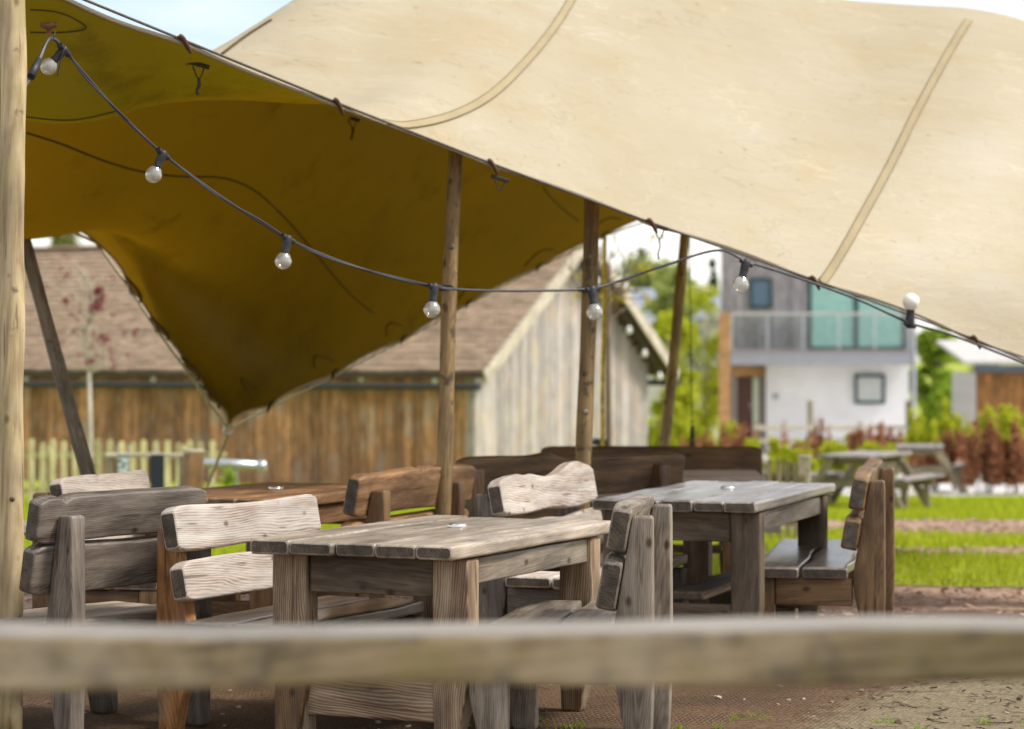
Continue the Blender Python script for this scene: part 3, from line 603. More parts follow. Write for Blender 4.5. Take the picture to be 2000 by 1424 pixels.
# ------------------------------------------------------------------ barn
def barn():
    d0 = 42.0; A = Vector((-0.667, d0, 0)); gdir = Vector((0.468, 0.884, 0)).normalized(); fdir = Vector((-0.884, 0.468, 0)).normalized()
    root = thing('timber_barn', 'long timber barn with pale grey gable and brown shingle roof', 'barn', (A.x, A.y, gz(d0)), 0)
    base = -0.25; off = -gz(d0) + 0.0
    # local frame: origin at the near corner on the ground
    Lf, Wg, eave, ridge = 13.5, 7.16, 1.39 + off - 0.02, 3.62 + off
    U = lambda f_, g_, z: fdir * f_ + gdir * g_ + Vector((0, 0, z))
    put('wall', pymesh('wall', [U(0.02, .03, base), U(Lf, .03, base), U(Lf, .03, eave), U(0.02, .03, eave), U(0.02, Wg - .03, base), U(Lf, Wg - .03, base), U(Lf, Wg - .03, eave), U(.02, Wg - .03, eave), U(.02, Wg / 2, ridge - .05), U(Lf, Wg / 2, ridge - .05)],
        [(0, 1, 2, 3), (1, 5, 6, 9, 2), (5, 4, 7, 6), (4, 0, 3, 8, 7)]), M['soffit'], root)
    # boards on the long front
    x = 0.0
    while x < Lf:
        w = random.uniform(0.17, 0.24); pr = random.uniform(0, 0.02)
        bar(root, 'board', U(x + w / 2, -0.012 - pr, base), U(x + w / 2, -0.012 - pr, eave), w - 0.012, 0.026, M['barnfront'], -gdir, 0.003); x += w
    y = 0.0
    while y < Wg - .05:
        w = min(random.uniform(0.17, 0.25), Wg - y); pr = random.uniform(0, 0.02); yc = y + w / 2
        top = eave + (ridge - eave) * (1 - abs(yc - Wg / 2) / (Wg / 2)) - 0.06
        bar(root, 'board', U(-0.014 - pr, yc, base), U(-0.014 - pr, yc, top), w - 0.012, 0.026, M['barngable'], -fdir, 0.003); y += w
    # roof planes with courses of shingles
    oh, gl_ = 0.42, 0.45
    slope = (ridge - eave) / (Wg / 2)
    for side in (0, 1):
        def R(f_, s, up=0.0):   # s from eave edge (0) to ridge (1)
            g_ = -oh + (Wg / 2 + oh) * s; z = eave + slope * g_
            if side: g_ = Wg - g_
            return U(f_, g_, z + up)
        put('roof', pymesh('roof', [R(-gl_, 0, .0), R(Lf, 0, .0), R(Lf, 1, .0), R(-gl_, 1, .0), R(-gl_, 0, .09), R(Lf, 0, .09), R(Lf, 1, .09), R(-gl_, 1, .09)],
            [(0, 1, 2, 3), (4, 5, 6, 7), (0, 4, 5, 1), (3, 2, 6, 7), (0, 3, 7, 4), (1, 5, 6, 2)]), M['soffit'], root)
        nc = 25
        for c_ in range(nc):
            v = []; f = []; s0, s1 = c_ / nc, (c_ + 1.15) / nc
            f_ = -gl_ - 0.02
            while f_ < Lf:
                w = random.uniform(0.16, 0.3); j = random.uniform(0, 0.02); e = random.uniform(-0.12, 0.12) / nc
                k = len(v)
                v += [R(f_, s0 + e, .10 + j), R(f_ + w - .008, s0 + e, .10 + j), R(f_ + w - .008, min(s1, 1), .10), R(f_, min(s1, 1), .10), R(f_, s0 + e, .15 + j), R(f_ + w - .008, s0 + e, .15 + j), R(f_ + w - .008, min(s1, 1), .115), R(f_, min(s1, 1), .115)]
                f += [tuple(k + q for q in t_) for t_ in ((4, 5, 6, 7), (0, 1, 5, 4), (0, 4, 7, 3), (1, 2, 6, 5))]; f_ += w
            put('shingle_course', pymesh('shingle_course', v, f), M['shingle'], root)
            if side and c_ > 3: break
        bar(root, 'barge_board', R(-gl_ - .035, -0.01, .03), R(-gl_ - .035, 1.0, .03), 0.035, 0.24, M['barge'], (0, 0, 1), 0.004)
        bar(root, 'gutter', R(-gl_, -0.045, -.03), R(Lf, -0.045, -.03), 0.13, 0.12, M['gutter'], (0, 0, 1), 0.03)
    for f_ in np.arange(-gl_, Lf, 0.45):
        bar(root, 'ridge_tile', U(f_, Wg / 2, ridge + .14), U(f_ + .44, Wg / 2, ridge + .15), 0.26, 0.07, M['shingle'], (0, 0, 1), 0.03)
    bar(root, 'corner_board', U(0.02, -.06, base), U(.02, -.06, eave), 0.14, 0.04, M['barngable'], -gdir)
    # string of white bulbs along the eaves and up the gable edges
    sl = thing('festoon_light', 'string of white bulbs under the eaves of the barn', 'string lights', root.location, 0)
    pts = []; bulbs = []
    for k in range(26): pts.append(U(12.6 - k * 0.5, -0.30, eave - 0.16 + 0.03 * math.sin(k * PI / 2)))
    for k in range(0):
        s = k / 15; pts.append(U(-gl_ + 0.05, -oh * 0.2 + (Wg / 2) * s, eave - 0.22 + slope * (Wg / 2) * s))
    for k in range(1, 15):
        s = k / 15; pts.append(U(-gl_ + 0.05, Wg / 2 + (Wg / 2) * s, ridge - 0.3 - slope * (Wg / 2) * s))
    tube('cable', pts, 0.008, M['cable'], sl, 5)
    bm_ = lathe_mesh('bulb', [(0.004, 0), (0.03, -.02), (0.052, -.07), (0.058, -.11), (0.045, -.15), (0.02, -.168), (0.002, -.172)], 12)
    sm2 = lathe_mesh('socket', [(0.02, 0.02), (0.026, 0.0), (0.026, -.05), (0.018, -.055)], 8)
    for i, p in enumerate(pts):
        if i % 3 == 0:
            so = put('socket', sm2, M['black'], sl); so.location = p
            bo = put('bulb', bm_, M['bulbwhite'], so); bo.location = (0, 0, -0.03)
    return root


barn()

# ------------------------------------------------------------------ two storey house
def house():
    D = 71.5
    root = thing('modern_house', 'two storey house with white ground floor, grey cladding and glass balcony', 'house', ((1590 - CX) * D / F, D, gz(D)), math.radians(-5.2))
    o3 = root.location
    hx = lambda px, d=D: (px - CX) * d / F - o3.x
    hz = lambda py, d=D: H + (YH - py) * d / F - o3.z
    y0 = 0.0
    x0, x1 = hx(1409), hx(1781); zb, zd, zt = -0.1, hz(693), hz(395)
    def wbox(name, xa, xb, za, zc, ya, yb, mat, parent=root):
        return bar(parent, name, (xa, (ya + yb) / 2, (za + zc) / 2), (xb, (ya + yb) / 2, (za + zc) / 2), abs(yb - ya), zc - za, mat, (0, 0, 1), 0.0)
    xr = hx(1497)
    wbox('wall', xr, x1 - .12, zb, zd - .02, 0.02, 8, M['render']).data.materials[0] = M['render']
    wbox('wall', x0, xr - .003, zb, zd - .02, 0.55, 8, M['surround'])
    wbox('wall', x0, x1, zd, zt, 0.05, 8, M['surround'])
    xx = x0
    while xx < x1 - .02:
        w = min(random.uniform(.19, .24), x1 - xx)
        bar(root, 'cladding_board', (xx + w / 2, 0.03 - random.uniform(0, .02), zd + .01), (xx + w / 2, 0.03 - random.uniform(0, .02), zt), w - .014, .03, M['clad'], (0, -1, 0), .002); xx += w
    wbox('roof', x0 - .3, x1 + .3, zt, zt + .25, -.5, 8.4, M['slate'])
    # upper window
    def window(px0, px1, py0, py1, pane, name='window', ya=-.03, yb=.0):
        xa, xb, za, zc = hx(px0), hx(px1), hz(py1), hz(py0)
        fr = wbox(name, xa, xb, zc - .09, zc, -.10, -.02, M['frame'])
        inv_ = fr.matrix_basis.inverted()
        def sub(nm, xa_, xb_, za_, zc_, ya_, yb_, mt_):
            q = wbox(nm, xa_, xb_, za_, zc_, ya_, yb_, mt_, fr); q.matrix_basis = inv_ @ q.matrix_basis; return q
        sub('sill', xa, xb, za, za + .09, -.10, -.02, M['frame'])
        sub('jamb', xa, xa + .09, za + .092, zc - .092, -.10, -.02, M['frame']); sub('jamb', xb - .09, xb, za + .092, zc - .092, -.10, -.02, M['frame'])
        sub('pane', xa + .09, xb - .09, za + .09, zc - .09, -.07, -.05, pane)
        return sub
    window(1464, 1508, 543, 602, M['pane'])
    window(1668, 1727, 731, 789, M['blind'])
    s1 = window(1579, 1672, 545, 683, M['curtain'], 'sliding_door')
    s2 = window(1669.5, 1765, 545, 683, M['curtain'], 'sliding_door')
    # balcony
    wbox('balcony_slab', hx(1427), hx(1770), hz(713), hz(689), -1.5, -.02, M['fascia'])
    wbox('balcony_edge', hx(1427), hx(1770), hz(689) + .002, hz(684), -1.52, -1.3, M['surround'])
    gp_ = [1430, 1498, 1566, 1634, 1702, 1768]
    for a, c2 in zip(gp_[:-1], gp_[1:]): wbox('glass_panel', hx(a) + .03, hx(c2) - .03, hz(684) + .03, hz(617), -1.43, -1.415, M['glass'])
    for a in gp_: wbox('balustrade_post', hx(a) - .025, hx(a) + .025, hz(684) + .002, hz(617), -1.45, -1.40, M['steel'])
    wbox('handrail', hx(1427), hx(1770), hz(617) + .002, hz(612), -1.46, -1.39, M['whitemetal'])
    wbox('corner_column', hx(1405), hx(1428), zb, hz(612), -1.5, -1.15, M['columnwood'])
    bar(root, 'downpipe', (hx(1775), -1.42, zb), (hx(1775), -1.42, hz(600)), .14, .14, M['fascia'], (0, -1, 0), .05)
    # porch
    wbox('door_surround', hx(1432), hx(1440), zb, hz(735), .3, .5, M['surround']); wbox('door_surround', hx(1489), hx(1496), zb, hz(735), .3, .5, M['surround']); wbox('door_surround', hx(1432), hx(1496), hz(735) + .002, hz(716), .3, .5, M['columnwood'])
    dr_ = wbox('front_door', hx(1440) + .003, hx(1470), zb, hz(736), .38, .46, M['door'])
    hd = wbox('handle', hx(1466), hx(1467.5), hz(800), hz(785), .33, .375, M['steel'], dr_); hd.matrix_basis = dr_.matrix_basis.inverted() @ hd.matrix_basis
    wbox('sidelight', hx(1471.5), hx(1483), zb, hz(738), .39, .45, M['strip'])
    # small grey numerals beside the door, unreadable in the blur
    wbox('wall_plate', hx(1509), hx(1521), hz(779), hz(769), -.012, .015, M['fascia'])
    return root


house()

# garden fence in front of the house
gfn = thing('garden_fence', 'low pale rail fence in front of the white house', 'fence', (6.9, 60.0, gz(60)))
for px in (1480, 1582, 1680, 1774):
    x = (px - CX) * 60 / F - 6.9; tall = px in (1582, 1774)
    bar(gfn, 'post', (x, 0, -.1), (x, 0, 1.55 if tall else 1.0), .12, .12, M['picnicleg'], (0, -1, 0), .01)
for z in (.55, .88): bar(gfn, 'rail', ((1470 - CX) * 60 / F - 6.9, -.085, z), ((1790 - CX) * 60 / F - 6.9, -.085, z), .05, .11, M['barge'])

# shed on the right
def shed():
    D = 58.0; o3 = Vector(((1900 - CX) * D / F, D, gz(D)))
    root = thing('garden_shed', 'small shed with orange timber front and pale flat roof', 'shed', o3)
    X = lambda px, d=D: (px - CX) * d / F - o3.x
    Z = lambda py, d=D: H + (YH - py) * d / F - o3.z
    xa, xb, zt = X(1908), X(2080), Z(728)
    bar(root, 'wall', (xa, 1.6, (zt - .1) / 2), (xb, 1.6, (zt - .1) / 2), 3.1, zt + .1, M['shedwood'])
    x = xa
    while x < xb:
        bar(root, 'cladding_board', (x + .09, .03 - random.uniform(0, .015), -.1), (x + .09, .03, zt - .005), .17, .03, M['shedwood'], (0, -1, 0), .003); x += .182
    for y in np.arange(0.06, 3.0, .19): bar(root, 'side_board', (xa - .017, y + .09, -.1), (xa - .017, y + .09, zt), .18, .03, M['offwhite'], (-1, 0, 0), .003)
    bar(root, 'fascia', (X(1898), -.25, Z(720)), (xb + .2, -.25, Z(720)), .05, .17, M['slate'])
    put('roof', pymesh('roof', [(X(1880), -.25, Z(711)), (xb + .2, -.25, Z(711)), (xb + .2, 3.6, Z(668)), (X(1880), 3.6, Z(668)), (X(1880), -.25, Z(711) + .07), (xb + .2, -.25, Z(711) + .07), (xb + .2, 3.6, Z(668) + .07), (X(1880), 3.6, Z(668) + .07)],
        [(0, 3, 2, 1), (4, 5, 6, 7), (0, 1, 5, 4), (3, 7, 6, 2), (0, 4, 7, 3), (1, 2, 6, 5)]), M['whitemetal'], root)


shed()

def far_house(px0, px1, pyr, pye, D, lab, wins):
    o3 = Vector(((px0 + px1) / 2 - CX, 0, 0)); o3 = Vector((o3.x * D / F, D, gz(D)))
    root = thing('distant_house', lab, 'house', o3)
    X = lambda px: (px - CX) * D / F - o3.x
    Z = lambda py: H + (YH - py) * D / F - o3.z
    xa, xb = X(px0), X(px1); ze = Z(pye); zr = Z(pyr)
    bar(root, 'wall', (xa + .3, 4, ze / 2), (xb - .3, 4, ze / 2), 8, ze, M['offwhite'])
    v = [(xa, -.4, ze - .1), (xb, -.4, ze - .1), (xb, 4, zr), (xa, 4, zr), (xb, 8.4, ze - .1), (xa, 8.4, ze - .1)]
    v2 = [(a, b3, c3 + .22) for a, b3, c3 in v]
    put('roof', pymesh('roof', v + v2, [(0, 3, 2, 1), (3, 5, 4, 2), (6, 7, 8, 9), (9, 8, 10, 11), (0, 1, 7, 6), (4, 5, 11, 10), (0, 6, 9, 3), (3, 9, 11, 5), (1, 2, 8, 7), (2, 4, 10, 8)]), M['roofgrey'], root)
    for (a, c3, t_, b3, on_roof) in wins:
        zc, za = Z(t_), Z(b3)
        yy = -.06 if not on_roof else -.4 + 4.4 * ((zc + za) / 2 - ze + .1) / (zr - ze + .1) - .45
        w = bar(root, 'window', (X(a), yy, (za + zc) / 2), (X(c3), yy, (za + zc) / 2), .3, zc - za, M['whitemetal'])
        q = bar(w, 'pane', (.12, -.155, 0), ((X(c3) - X(a)) - .12, -.155, 0), .02, (zc - za) - .25, M['pane'] if not on_roof else M['curtain'])


far_house(1196, 1332, 568, 640, 118, 'distant house with grey slate roof and white windows behind barn', [(1248, 1268, 602, 632, True), (1272, 1293, 602, 632, True)])
far_house(1345, 1420, 570, 625, 135, 'distant house roof between the leaning tent pole and the cladded house', [(1360, 1380, 640, 665, False)])

# ------------------------------------------------------------------ picket fence, posts, signs
def picket_mesh(h, w, t):
    v = []; pr = [(-w / 2, 0), (w / 2, 0), (w / 2, h - w * .55), (w * .36, h - w * .2), (0, h), (-w * .36, h - w * .2), (-w / 2, h - w * .55)]
    k = len(pr); v = [(x, -t / 2, z) for x, z in pr] + [(x, t / 2, z) for x, z in pr]
    f = [tuple(range(k)), tuple(range(2 * k - 1, k - 1, -1))] + [(j, k + j, k + (j + 1) % k, (j + 1) % k) for j in range(k)]
    return v, f


def picket_fence(name, label, px0, px1, D, ytop, sp, w, matk, D2=None, root_y=None):
    D2 = D2 or D
    xa, xb = (px0 - CX) * D / F, (px1 - CX) * D2 / F
    root = thing(name, label, 'fence', (xa, D, gz(D)))
    ux = Vector((xb - xa, D2 - D, gz(D2) - gz(D))); Lx = ux.length; ux.normalize()
    top = H + (YH - ytop) * D / F - gz(D)
    # four picket shapes with grain along the picket: object X points up
    mts = []
    for q in range(4):
        v, f = picket_mesh(top * random.uniform(.97, 1.03), w, .022)
        mts.append(pymesh('picket', [(z, x, y) for x, y, z in v], [t_[::-1] for t_ in f]))
    x = 0; i = 0
    while x < Lx:
        ob = put('picket', mts[i % 4], matk, root); mt = frame_matrix(ux * x + Vector((0, -.05, random.uniform(-.02, .02))), (random.uniform(-.012, .012), 0, 1), (0, -1, 0)); ob.matrix_basis = mt
        x += sp * random.uniform(.93, 1.07); i += 1
    for z in (top * .25, top * .78): bar(root, 'rail', Vector((0, -.01, z)) - ux * .1, ux * (Lx + .05) + Vector((0, -.01, z)), .035, .08, matk)
    for q in np.arange(0, Lx, 1.8): bar(root, 'post', ux * q + Vector((0, .055, -.1)), ux * q + Vector((0, .055, top * .92)), .09, .09, matk, (0, -1, 0))
    return root


picket_fence('picket_fence', 'pale green picket fence in front of the barn wall', -160, 436, 33, 860, .155, .082, M['picket'])
picket_fence('picket_fence', 'low brown picket fence ending at a post beside the picnic tables', 1330, 1562, 23, 898, .085, .05, M['picnicleg'])
gp2 = thing('gate_post', 'pale square timber post at the end of low picket fence', 'post', ((1572 - CX) * 23.2 / F, 23.2, gz(23.2)))
bar(gp2, 'shaft', (0, 0, -.1), (0, 0, H + (YH - 893) * 23.2 / F - gz(23.2)), .10, .10, M['barge'], (0, -1, 0), .008)
bar(gp2, 'cap', (0, 0, H + (YH - 893) * 23.2 / F - gz(23.2)), (0, 0, H + (YH - 890) * 23.2 / F - gz(23.2) + .005), .12, .12, M['barge'], (0, -1, 0), .01)

D = 24.0
def at24(px, py): q = P(px, py, D); q.z -= gz(D); return q
r_ = thing('timber_bollard', 'thick square orange brown timber bollard before the picket fence', 'bollard', ((378 - CX) * D / F, D, gz(D)))
zt = at24(378, 884).z
timber(r_, 'shaft', (0, 0, -.1), (0, 0, zt), (.35, -1, 0), lambda t_: (-.09, .09, -.085, .085), M['tan'], r=.008)
timber(r_, 'cap', (0, 0, zt), (0, 0, zt + .035), (.35, -1, 0), lambda t_: (-.095, .095, -.09, .09), M['barge'], r=.006, ns=4)
r_ = thing('board_sign', 'narrow dark navy upright board standing before the picket fence', 'sign board', ((308.5 - CX) * D / F, D, gz(D)))
zt = at24(308, 888).z
bar(r_, 'board', (0, -.04, .25), (0, -.04, zt), .137, .03, M['navy'], (0, -1, 0)); bar(r_, 'post', (0, .01, -.1), (0, .01, zt - .1), .06, .06, M['picnicleg'], (0, -1, 0))
put('hanging_ring', tube_mesh('hanging_ring', [Vector((.018 * math.cos(a), -.04, zt + .045 + .04 * math.sin(a))) for a in np.linspace(0, 2 * PI, 13)], .005, 6), M['whitemetal'], r_)
r_ = thing('notice_sign', 'small slate blue notice with pale print fixed to a timber post', 'sign', ((242 - CX) * D / F, D, gz(D)))
zt = at24(242, 888).z; zb_ = at24(242, 928).z
pl = bar(r_, 'panel', (0, -.05, zb_), (0, -.05, zt), .118, .02, M['sign'], (0, -1, 0)); bar(r_, 'post', (0, 0, -.1), (0, 0, zt - .02), .07, .07, M['picnicleg'], (0, -1, 0))
hgt = zt - zb_
for k_, (a_, h_, w_, s_) in enumerate(((.64, .06, .10, 0), (.44, .035, .03, -.035), (.32, .035, .03, -.035), (.42, .10, .035, .03), (.14, .06, .09, 0))):
    bar(pl, 'print_line', (hgt * a_, s_, .0105), (hgt * a_ + h_ * .7, s_, .0105), w_, .003, M['signpale'], (0, 0, 1), 0)
for s_ in (-.05, .05): put('hanging_ring', tube_mesh('hanging_ring', [Vector((s_ + .018 * math.cos(a), -.05, zt + .05 + .04 * math.sin(a))) for a in np.linspace(0, 2 * PI, 13)], .005, 6), M['whitemetal'], r_)
r_ = thing('post_rail', 'thin timber rail linking the small signs in front of picket fence', 'rail', ((260 - CX) * D / F, D + .25, gz(D)))
zr_ = at24(260, 889).z
for px in (205, 350): bar(r_, 'post', ((px - 260) * D / F, 0, -.1), ((px - 260) * D / F, 0, zr_ - .03), .07, .07, M['picnicleg'], (0, -1, 0))
bar(r_, 'rail', ((200 - 260) * D / F, 0, zr_ - .01), ((356 - 260) * D / F, 0, zr_ - .01), .09, .035, M['barge'])
r_ = thing('pipe_barrier', 'galvanised steel pipe on posts beside end of picket fence', 'pipe', ((400 - CX) * 26 / F, 26, gz(26)))
za_ = H + (YH - 905) * 26 / F - gz(26); zb2 = H + (YH - 910) * 26 / F - gz(26)
tube('pipe', [(-.1, 0, za_ + .01), (.62, -.05, zb2)], .052, M['steel'], r_, 16)
put('end_collar', tube_mesh('end_collar', [(.58, -.048, zb2 + .0005), (.665, -.053, zb2)], .058, 16), M['steel'], r_)
for x in (-.05, .33): bar(r_, 'post', (x, .0, -.1), (x, .0, za_ - .04), .06, .06, M['steel'], (0, -1, 0))
cp = thing('weed_plant', 'green leafy weed growing below the galvanised pipe', 'plant', ((447 - CX) * 25.5 / F, 25.5, gz(25.5)))
leaf_cloud('leaves', [((0, 0, .35), (.07, .07, .3)), ((.03, 0, .55), (.05, .05, .12))], 160, .07, M['green'], cp, 1.0)
tube('stem', [(0, 0, -.05), (0, 0, .5)], .006, M['green'], cp, 5)

# ------------------------------------------------------------------ trees and shrubs
def limb(p, q, bend=.1):
    p, q = Vector(p), Vector(q); mid = (p + q) / 2 + Vector((random.uniform(-bend, bend), random.uniform(-bend, bend), 0)) * (q - p).length
    return spline([p, mid, q], 4)


def multi_tube(name, paths, mat, parent, k=6):
    v = []; f = []
    for pts, r0, r1 in paths:
        me = tube_mesh('tmp', pts, list(np.linspace(r0, r1, len(pts))), k); b0 = len(v)
        v += [w.co.copy() for w in me.vertices]; f += [tuple(b0 + i for i in p.vertices) for p in me.polygons]; bpy.data.meshes.remove(me)
    return put(name, pymesh(name, v, f, True), mat, parent)


def tree(name, label, px, py0, py1, wpx, D, leaf, n, size, bark='bark', kind='round', group=None, clumps=16, cat='tree'):
    """crown between picture heights py0..py1 at depth D, trunk down to the ground"""
    s = D / F; g0 = gz(D); x = (px - CX) * s
    root = thing(name, label, cat, (x, D, g0), 0, group)
    zt, zb_ = H + (YH - py0) * s - g0, max(0.05, H + (YH - py1) * s - g0); w = wpx * s / 2; hh = zt - zb_
    blobs = []; paths = [(spline([(0, 0, -.1), (random.uniform(-.04, .04) * zt, 0, zb_ + hh * .3), (0, 0, zt * .93)], 5), max(.02, .022 * zt), .01)]
    for i in range(clumps):
        f = random.random()
        if kind == 'cone': rr = w * (1 - f) ** .8 * random.uniform(.5, 1.0)
        elif kind == 'column': rr = w * random.uniform(.1, .95) * (1 - .6 * f ** 2)
        else: rr = w * math.sqrt(max(.05, 1 - (2 * f - 1) ** 2)) * random.uniform(.25, .95)
        a = random.uniform(0, 2 * PI); c3 = Vector((rr * math.cos(a), rr * math.sin(a), zb_ + hh * (.06 + .88 * f)))
        rad = w * random.uniform(.22, .48) * (1 if kind != 'cone' else max(.3, 1 - f)) * (1.25 if kind == 'column' else 1)
        blobs.append((c3, (rad, rad, rad * random.uniform(.6, 1.1))))
        paths.append((limb((0, 0, max(.05, c3.z - hh * .22)), c3), max(.008, .007 * zt), .004))
    if kind == 'column':
        blobs = []; paths = paths[:1]; paths[0] = ([Vector((0, 0, -.1)), Vector((0, 0, zb_ + hh * .5))], .012, .004)
        for i in range(clumps):
            a = random.uniform(0, 2 * PI); q = math.sqrt(random.random()); h_ = (zt) * random.uniform(.58, 1.1) * (1 - .3 * q)
            lx, ly = w * q * math.cos(a), w * q * math.sin(a); lean_ = random.uniform(.0, .35)
            for k_ in range(3):
                f = (.35, .62, .88)[k_]; blobs.append((Vector((lx * (1 + lean_ * f), ly * (1 + lean_ * f), max(zb_ * .6, 0) * (1 - f) + h_ * f)), (w * (.40 - .09 * k_), w * (.40 - .09 * k_), h_ * .17)))
            paths.append(([Vector((lx * .4, ly * .4, -.05)), Vector((lx, ly, h_ * .5)), Vector((lx * (1 + lean_), ly * (1 + lean_), h_))], .007, .003))
    leaf_cloud('crown', blobs, n if cat == 'tree' else int(n * (2.6 if leaf == 'lime' else 1.9)), size if cat == 'tree' else size, M[leaf], root)
    multi_tube('trunk', paths, M[bark], root)
    return root


tree('birch_tree', 'pale lime tree standing left of the orange house column', 1375, 545, 890, 130, 82, 'lime', 3600, .17, 'palebark', clumps=30)
tree('lime_tree', 'yellow green tree filling the gap beside barn gable', 1305, 600, 890, 130, 66, 'lime', 5200, .15, 'palebark', clumps=30)
tree('bushy_tree', 'mid green tree rising behind the pale lime trees', 1330, 520, 800, 150, 105, 'midgreen', 5000, .3, clumps=24)
tree('conifer_tree', 'tall blue green conifer seen above the distant grey roof', 1252, 478, 640, 60, 150, 'conifer', 3000, .4, kind='cone', clumps=26)
tree('conifer_tree', 'shorter dark conifer right of the tall blue green conifer', 1392, 500, 660, 46, 150, 'conifer', 2400, .4, kind='cone', clumps=22)
tree('distant_tree', 'rounded olive green tree above the distant grey roof', 1265, 512, 660, 160, 140, 'midgreen', 4200, .36, clumps=22)
tree('olive_tree', 'hazy olive tree crown peeping above the left end of barn ridge', 128, 452, 640, 120, 74, 'olive', 2600, .16, clumps=16)
tree('willow_tree', 'bright green bushy tree between the house and the shed', 1832, 640, 905, 120, 78, 'green', 6000, .22, clumps=26)
tree('ash_tree', 'green tree behind the pale roof of the shed', 1945, 610, 860, 130, 95, 'midgreen', 4200, .26, clumps=20)
tree('alder_tree', 'green tree hidden mostly behind the low corner of tent', 2080, 560, 880, 160, 88, 'green', 4200, .26, clumps=20)
tree('hazel_tree', 'green tree behind the barn gable and mossy rope', 1180, 560, 800, 150, 100, 'midgreen', 3500, .28, clumps=18)

shr = [('copper_beech', 'small rust red beech at the foot of the orange column', 1440, 806, 905, 62, 50, 'copper', 900),
       ('copper_beech', 'sparse rusty beech left of the orange column', 1362, 826, 915, 62, 47, 'copper', 700),
       ('copper_beech', 'narrow upright rusty beech near the tall garden fence post', 1598, 808, 930, 44, 50, 'copper', 900),
       ('copper_beech', 'broad rusty beech below the white blind window', 1684, 818, 930, 74, 50, 'copper', 1300),
       ('copper_beech', 'pointed rusty beech just right of the broad one', 1734, 812, 925, 54, 51, 'copper', 950),
       ('copper_beech', 'thin pinkish brown beech sapling beside the porch', 1528, 828, 915, 40, 52, 'copper', 260),
       ('beech_hedge_plant', 'tall brown beech in front of the shed wall', 1874, 812, 965, 58, 40, 'copper', 1500),
       ('beech_hedge_plant', 'dense brown beech right of the tall beech', 1922, 800, 968, 62, 38, 'copper', 1800),
       ('beech_hedge_plant', 'brown beech cut by the right edge of the photo', 1982, 820, 970, 70, 38, 'copper', 1900),
       ('beech_hedge_plant', 'slim brown beech between lime shrubs right of picnic tables', 1826, 850, 962, 34, 40, 'copper', 620),
       ('lime_shrub', 'lime green shrub beside the downpipe corner of house', 1802, 775, 940, 66, 46, 'lime', 1700),
       ('lime_shrub', 'lime green shrub in front of the shed boards', 1952, 772, 930, 80, 44, 'lime', 1900),
       ('lime_shrub', 'lime green shrub between the two tall brown beeches', 1896, 800, 930, 50, 47, 'lime', 1000),
       ('lime_shrub', 'yellow green shrub at the far right margin', 2010, 758, 920, 90, 48, 'lime', 1700),
       ('lime_shrub', 'low yellow green shrub under the porch', 1490, 846, 930, 80, 46, 'lime', 1300),
       ('lime_shrub', 'low yellow green shrub between rusty beeches', 1636, 850, 935, 70, 46, 'lime', 1200),
       ('lime_shrub', 'low lime shrub at the base of the birch', 1395, 815, 925, 110, 52, 'lime', 2000),
       ('lime_shrub', 'lime shrub filling the gap at barn corner', 1300, 790, 920, 110, 54, 'lime', 2200),
       ('lime_shrub', 'low yellow green shrub under the white wall', 1558, 856, 930, 60, 45, 'lime', 900),
       ('lime_shrub', 'low yellow green shrub behind the picnic table top', 1720, 858, 940, 110, 44, 'lime', 1500),
       ('lime_shrub', 'lime shrub left of the porch door', 1424, 838, 930, 70, 53, 'lime', 1400),
       ('lime_shrub', 'yellow green shrub spreading beneath the blind window', 1668, 838, 930, 90, 54, 'lime', 1700),
       ('lime_shrub', 'yellow green shrub spreading at the foot of white wall', 1588, 846, 930, 90, 55, 'lime', 1700),
       ('lime_shrub', 'tall lime shrub between the house corner and shed', 1846, 782, 940, 70, 50, 'lime', 1900),
       ('lime_shrub', 'yellow green shrub behind the downpipe side picnic table', 1768, 842, 940, 60, 52, 'lime', 1200),
       ('copper_beech', 'rusty beech behind the smaller looking picnic table', 1790, 858, 950, 50, 43, 'copper', 700),
       ('copper_beech', 'rusty beech low between the porch and the tall fence post', 1560, 850, 930, 50, 48, 'copper', 500)]
for nm, lab, px, a, c2, w, D_, leaf, n_ in shr:
    tree(nm, lab, px, a, c2, w, D_, leaf, n_, .075 if leaf == 'copper' else .085, 'twig', 'column', 'shrubs along the garden border', clumps=13, cat='shrub')

# crimson sapling in front of the barn
D = 31.0; s = D / F
root = thing('crimson_sapling', 'slender pale trunked sapling with few crimson leaves before barn', 'tree', ((176 - CX) * s, D, gz(D)))
Q = lambda px, py: Vector(((px - 176) * s, 0, H + (YH - py) * s - gz(D)))
paths = [([Q(176, 1010) - Vector((0, 0, .1)), Q(177, 860), Q(174, 725)], .04, .028), (spline([Q(174, 728), Q(172, 650), Q(180, 560), Q(135, 500)], 5), .022, .005)]
bl = []
for (px, py, r, nn) in ((185, 580, 16, 1), (198, 568, 10, 1), (188, 602, 12, 1), (125, 588, 9, .5), (160, 592, 7, .5), (222, 612, 10, .2), (180, 632, 6, .4), (193, 637, 5, .4), (200, 662, 12, .4), (170, 650, 6, .25), (135, 612, 8, .15), (250, 695, 9, .2), (183, 705, 8, .4), (160, 690, 9, .2), (225, 715, 9, .2), (138, 535, 8, .15), (130, 505, 8, .12)):
    c3 = Q(px, py) + Vector((0, random.uniform(-.2, .2), 0)); bl.append((c3, (r * s * 1.15, r * s * 1.15, r * s), nn))
    paths.append((limb(Q(174, min(728, py + 70)), c3, .12), .012, .003))
for k_ in range(34):
    px, py = random.gauss(175, 42), random.uniform(500, 715); c3 = Q(px, py) + Vector((0, random.uniform(-.3, .3), 0)); bl.append((c3, (.05, .05, .05), .17))
    st_ = Q(random.uniform(172, 182), min(725, py + random.uniform(30, 90))); paths.append((limb(st_, c3, .15), .008, .002))
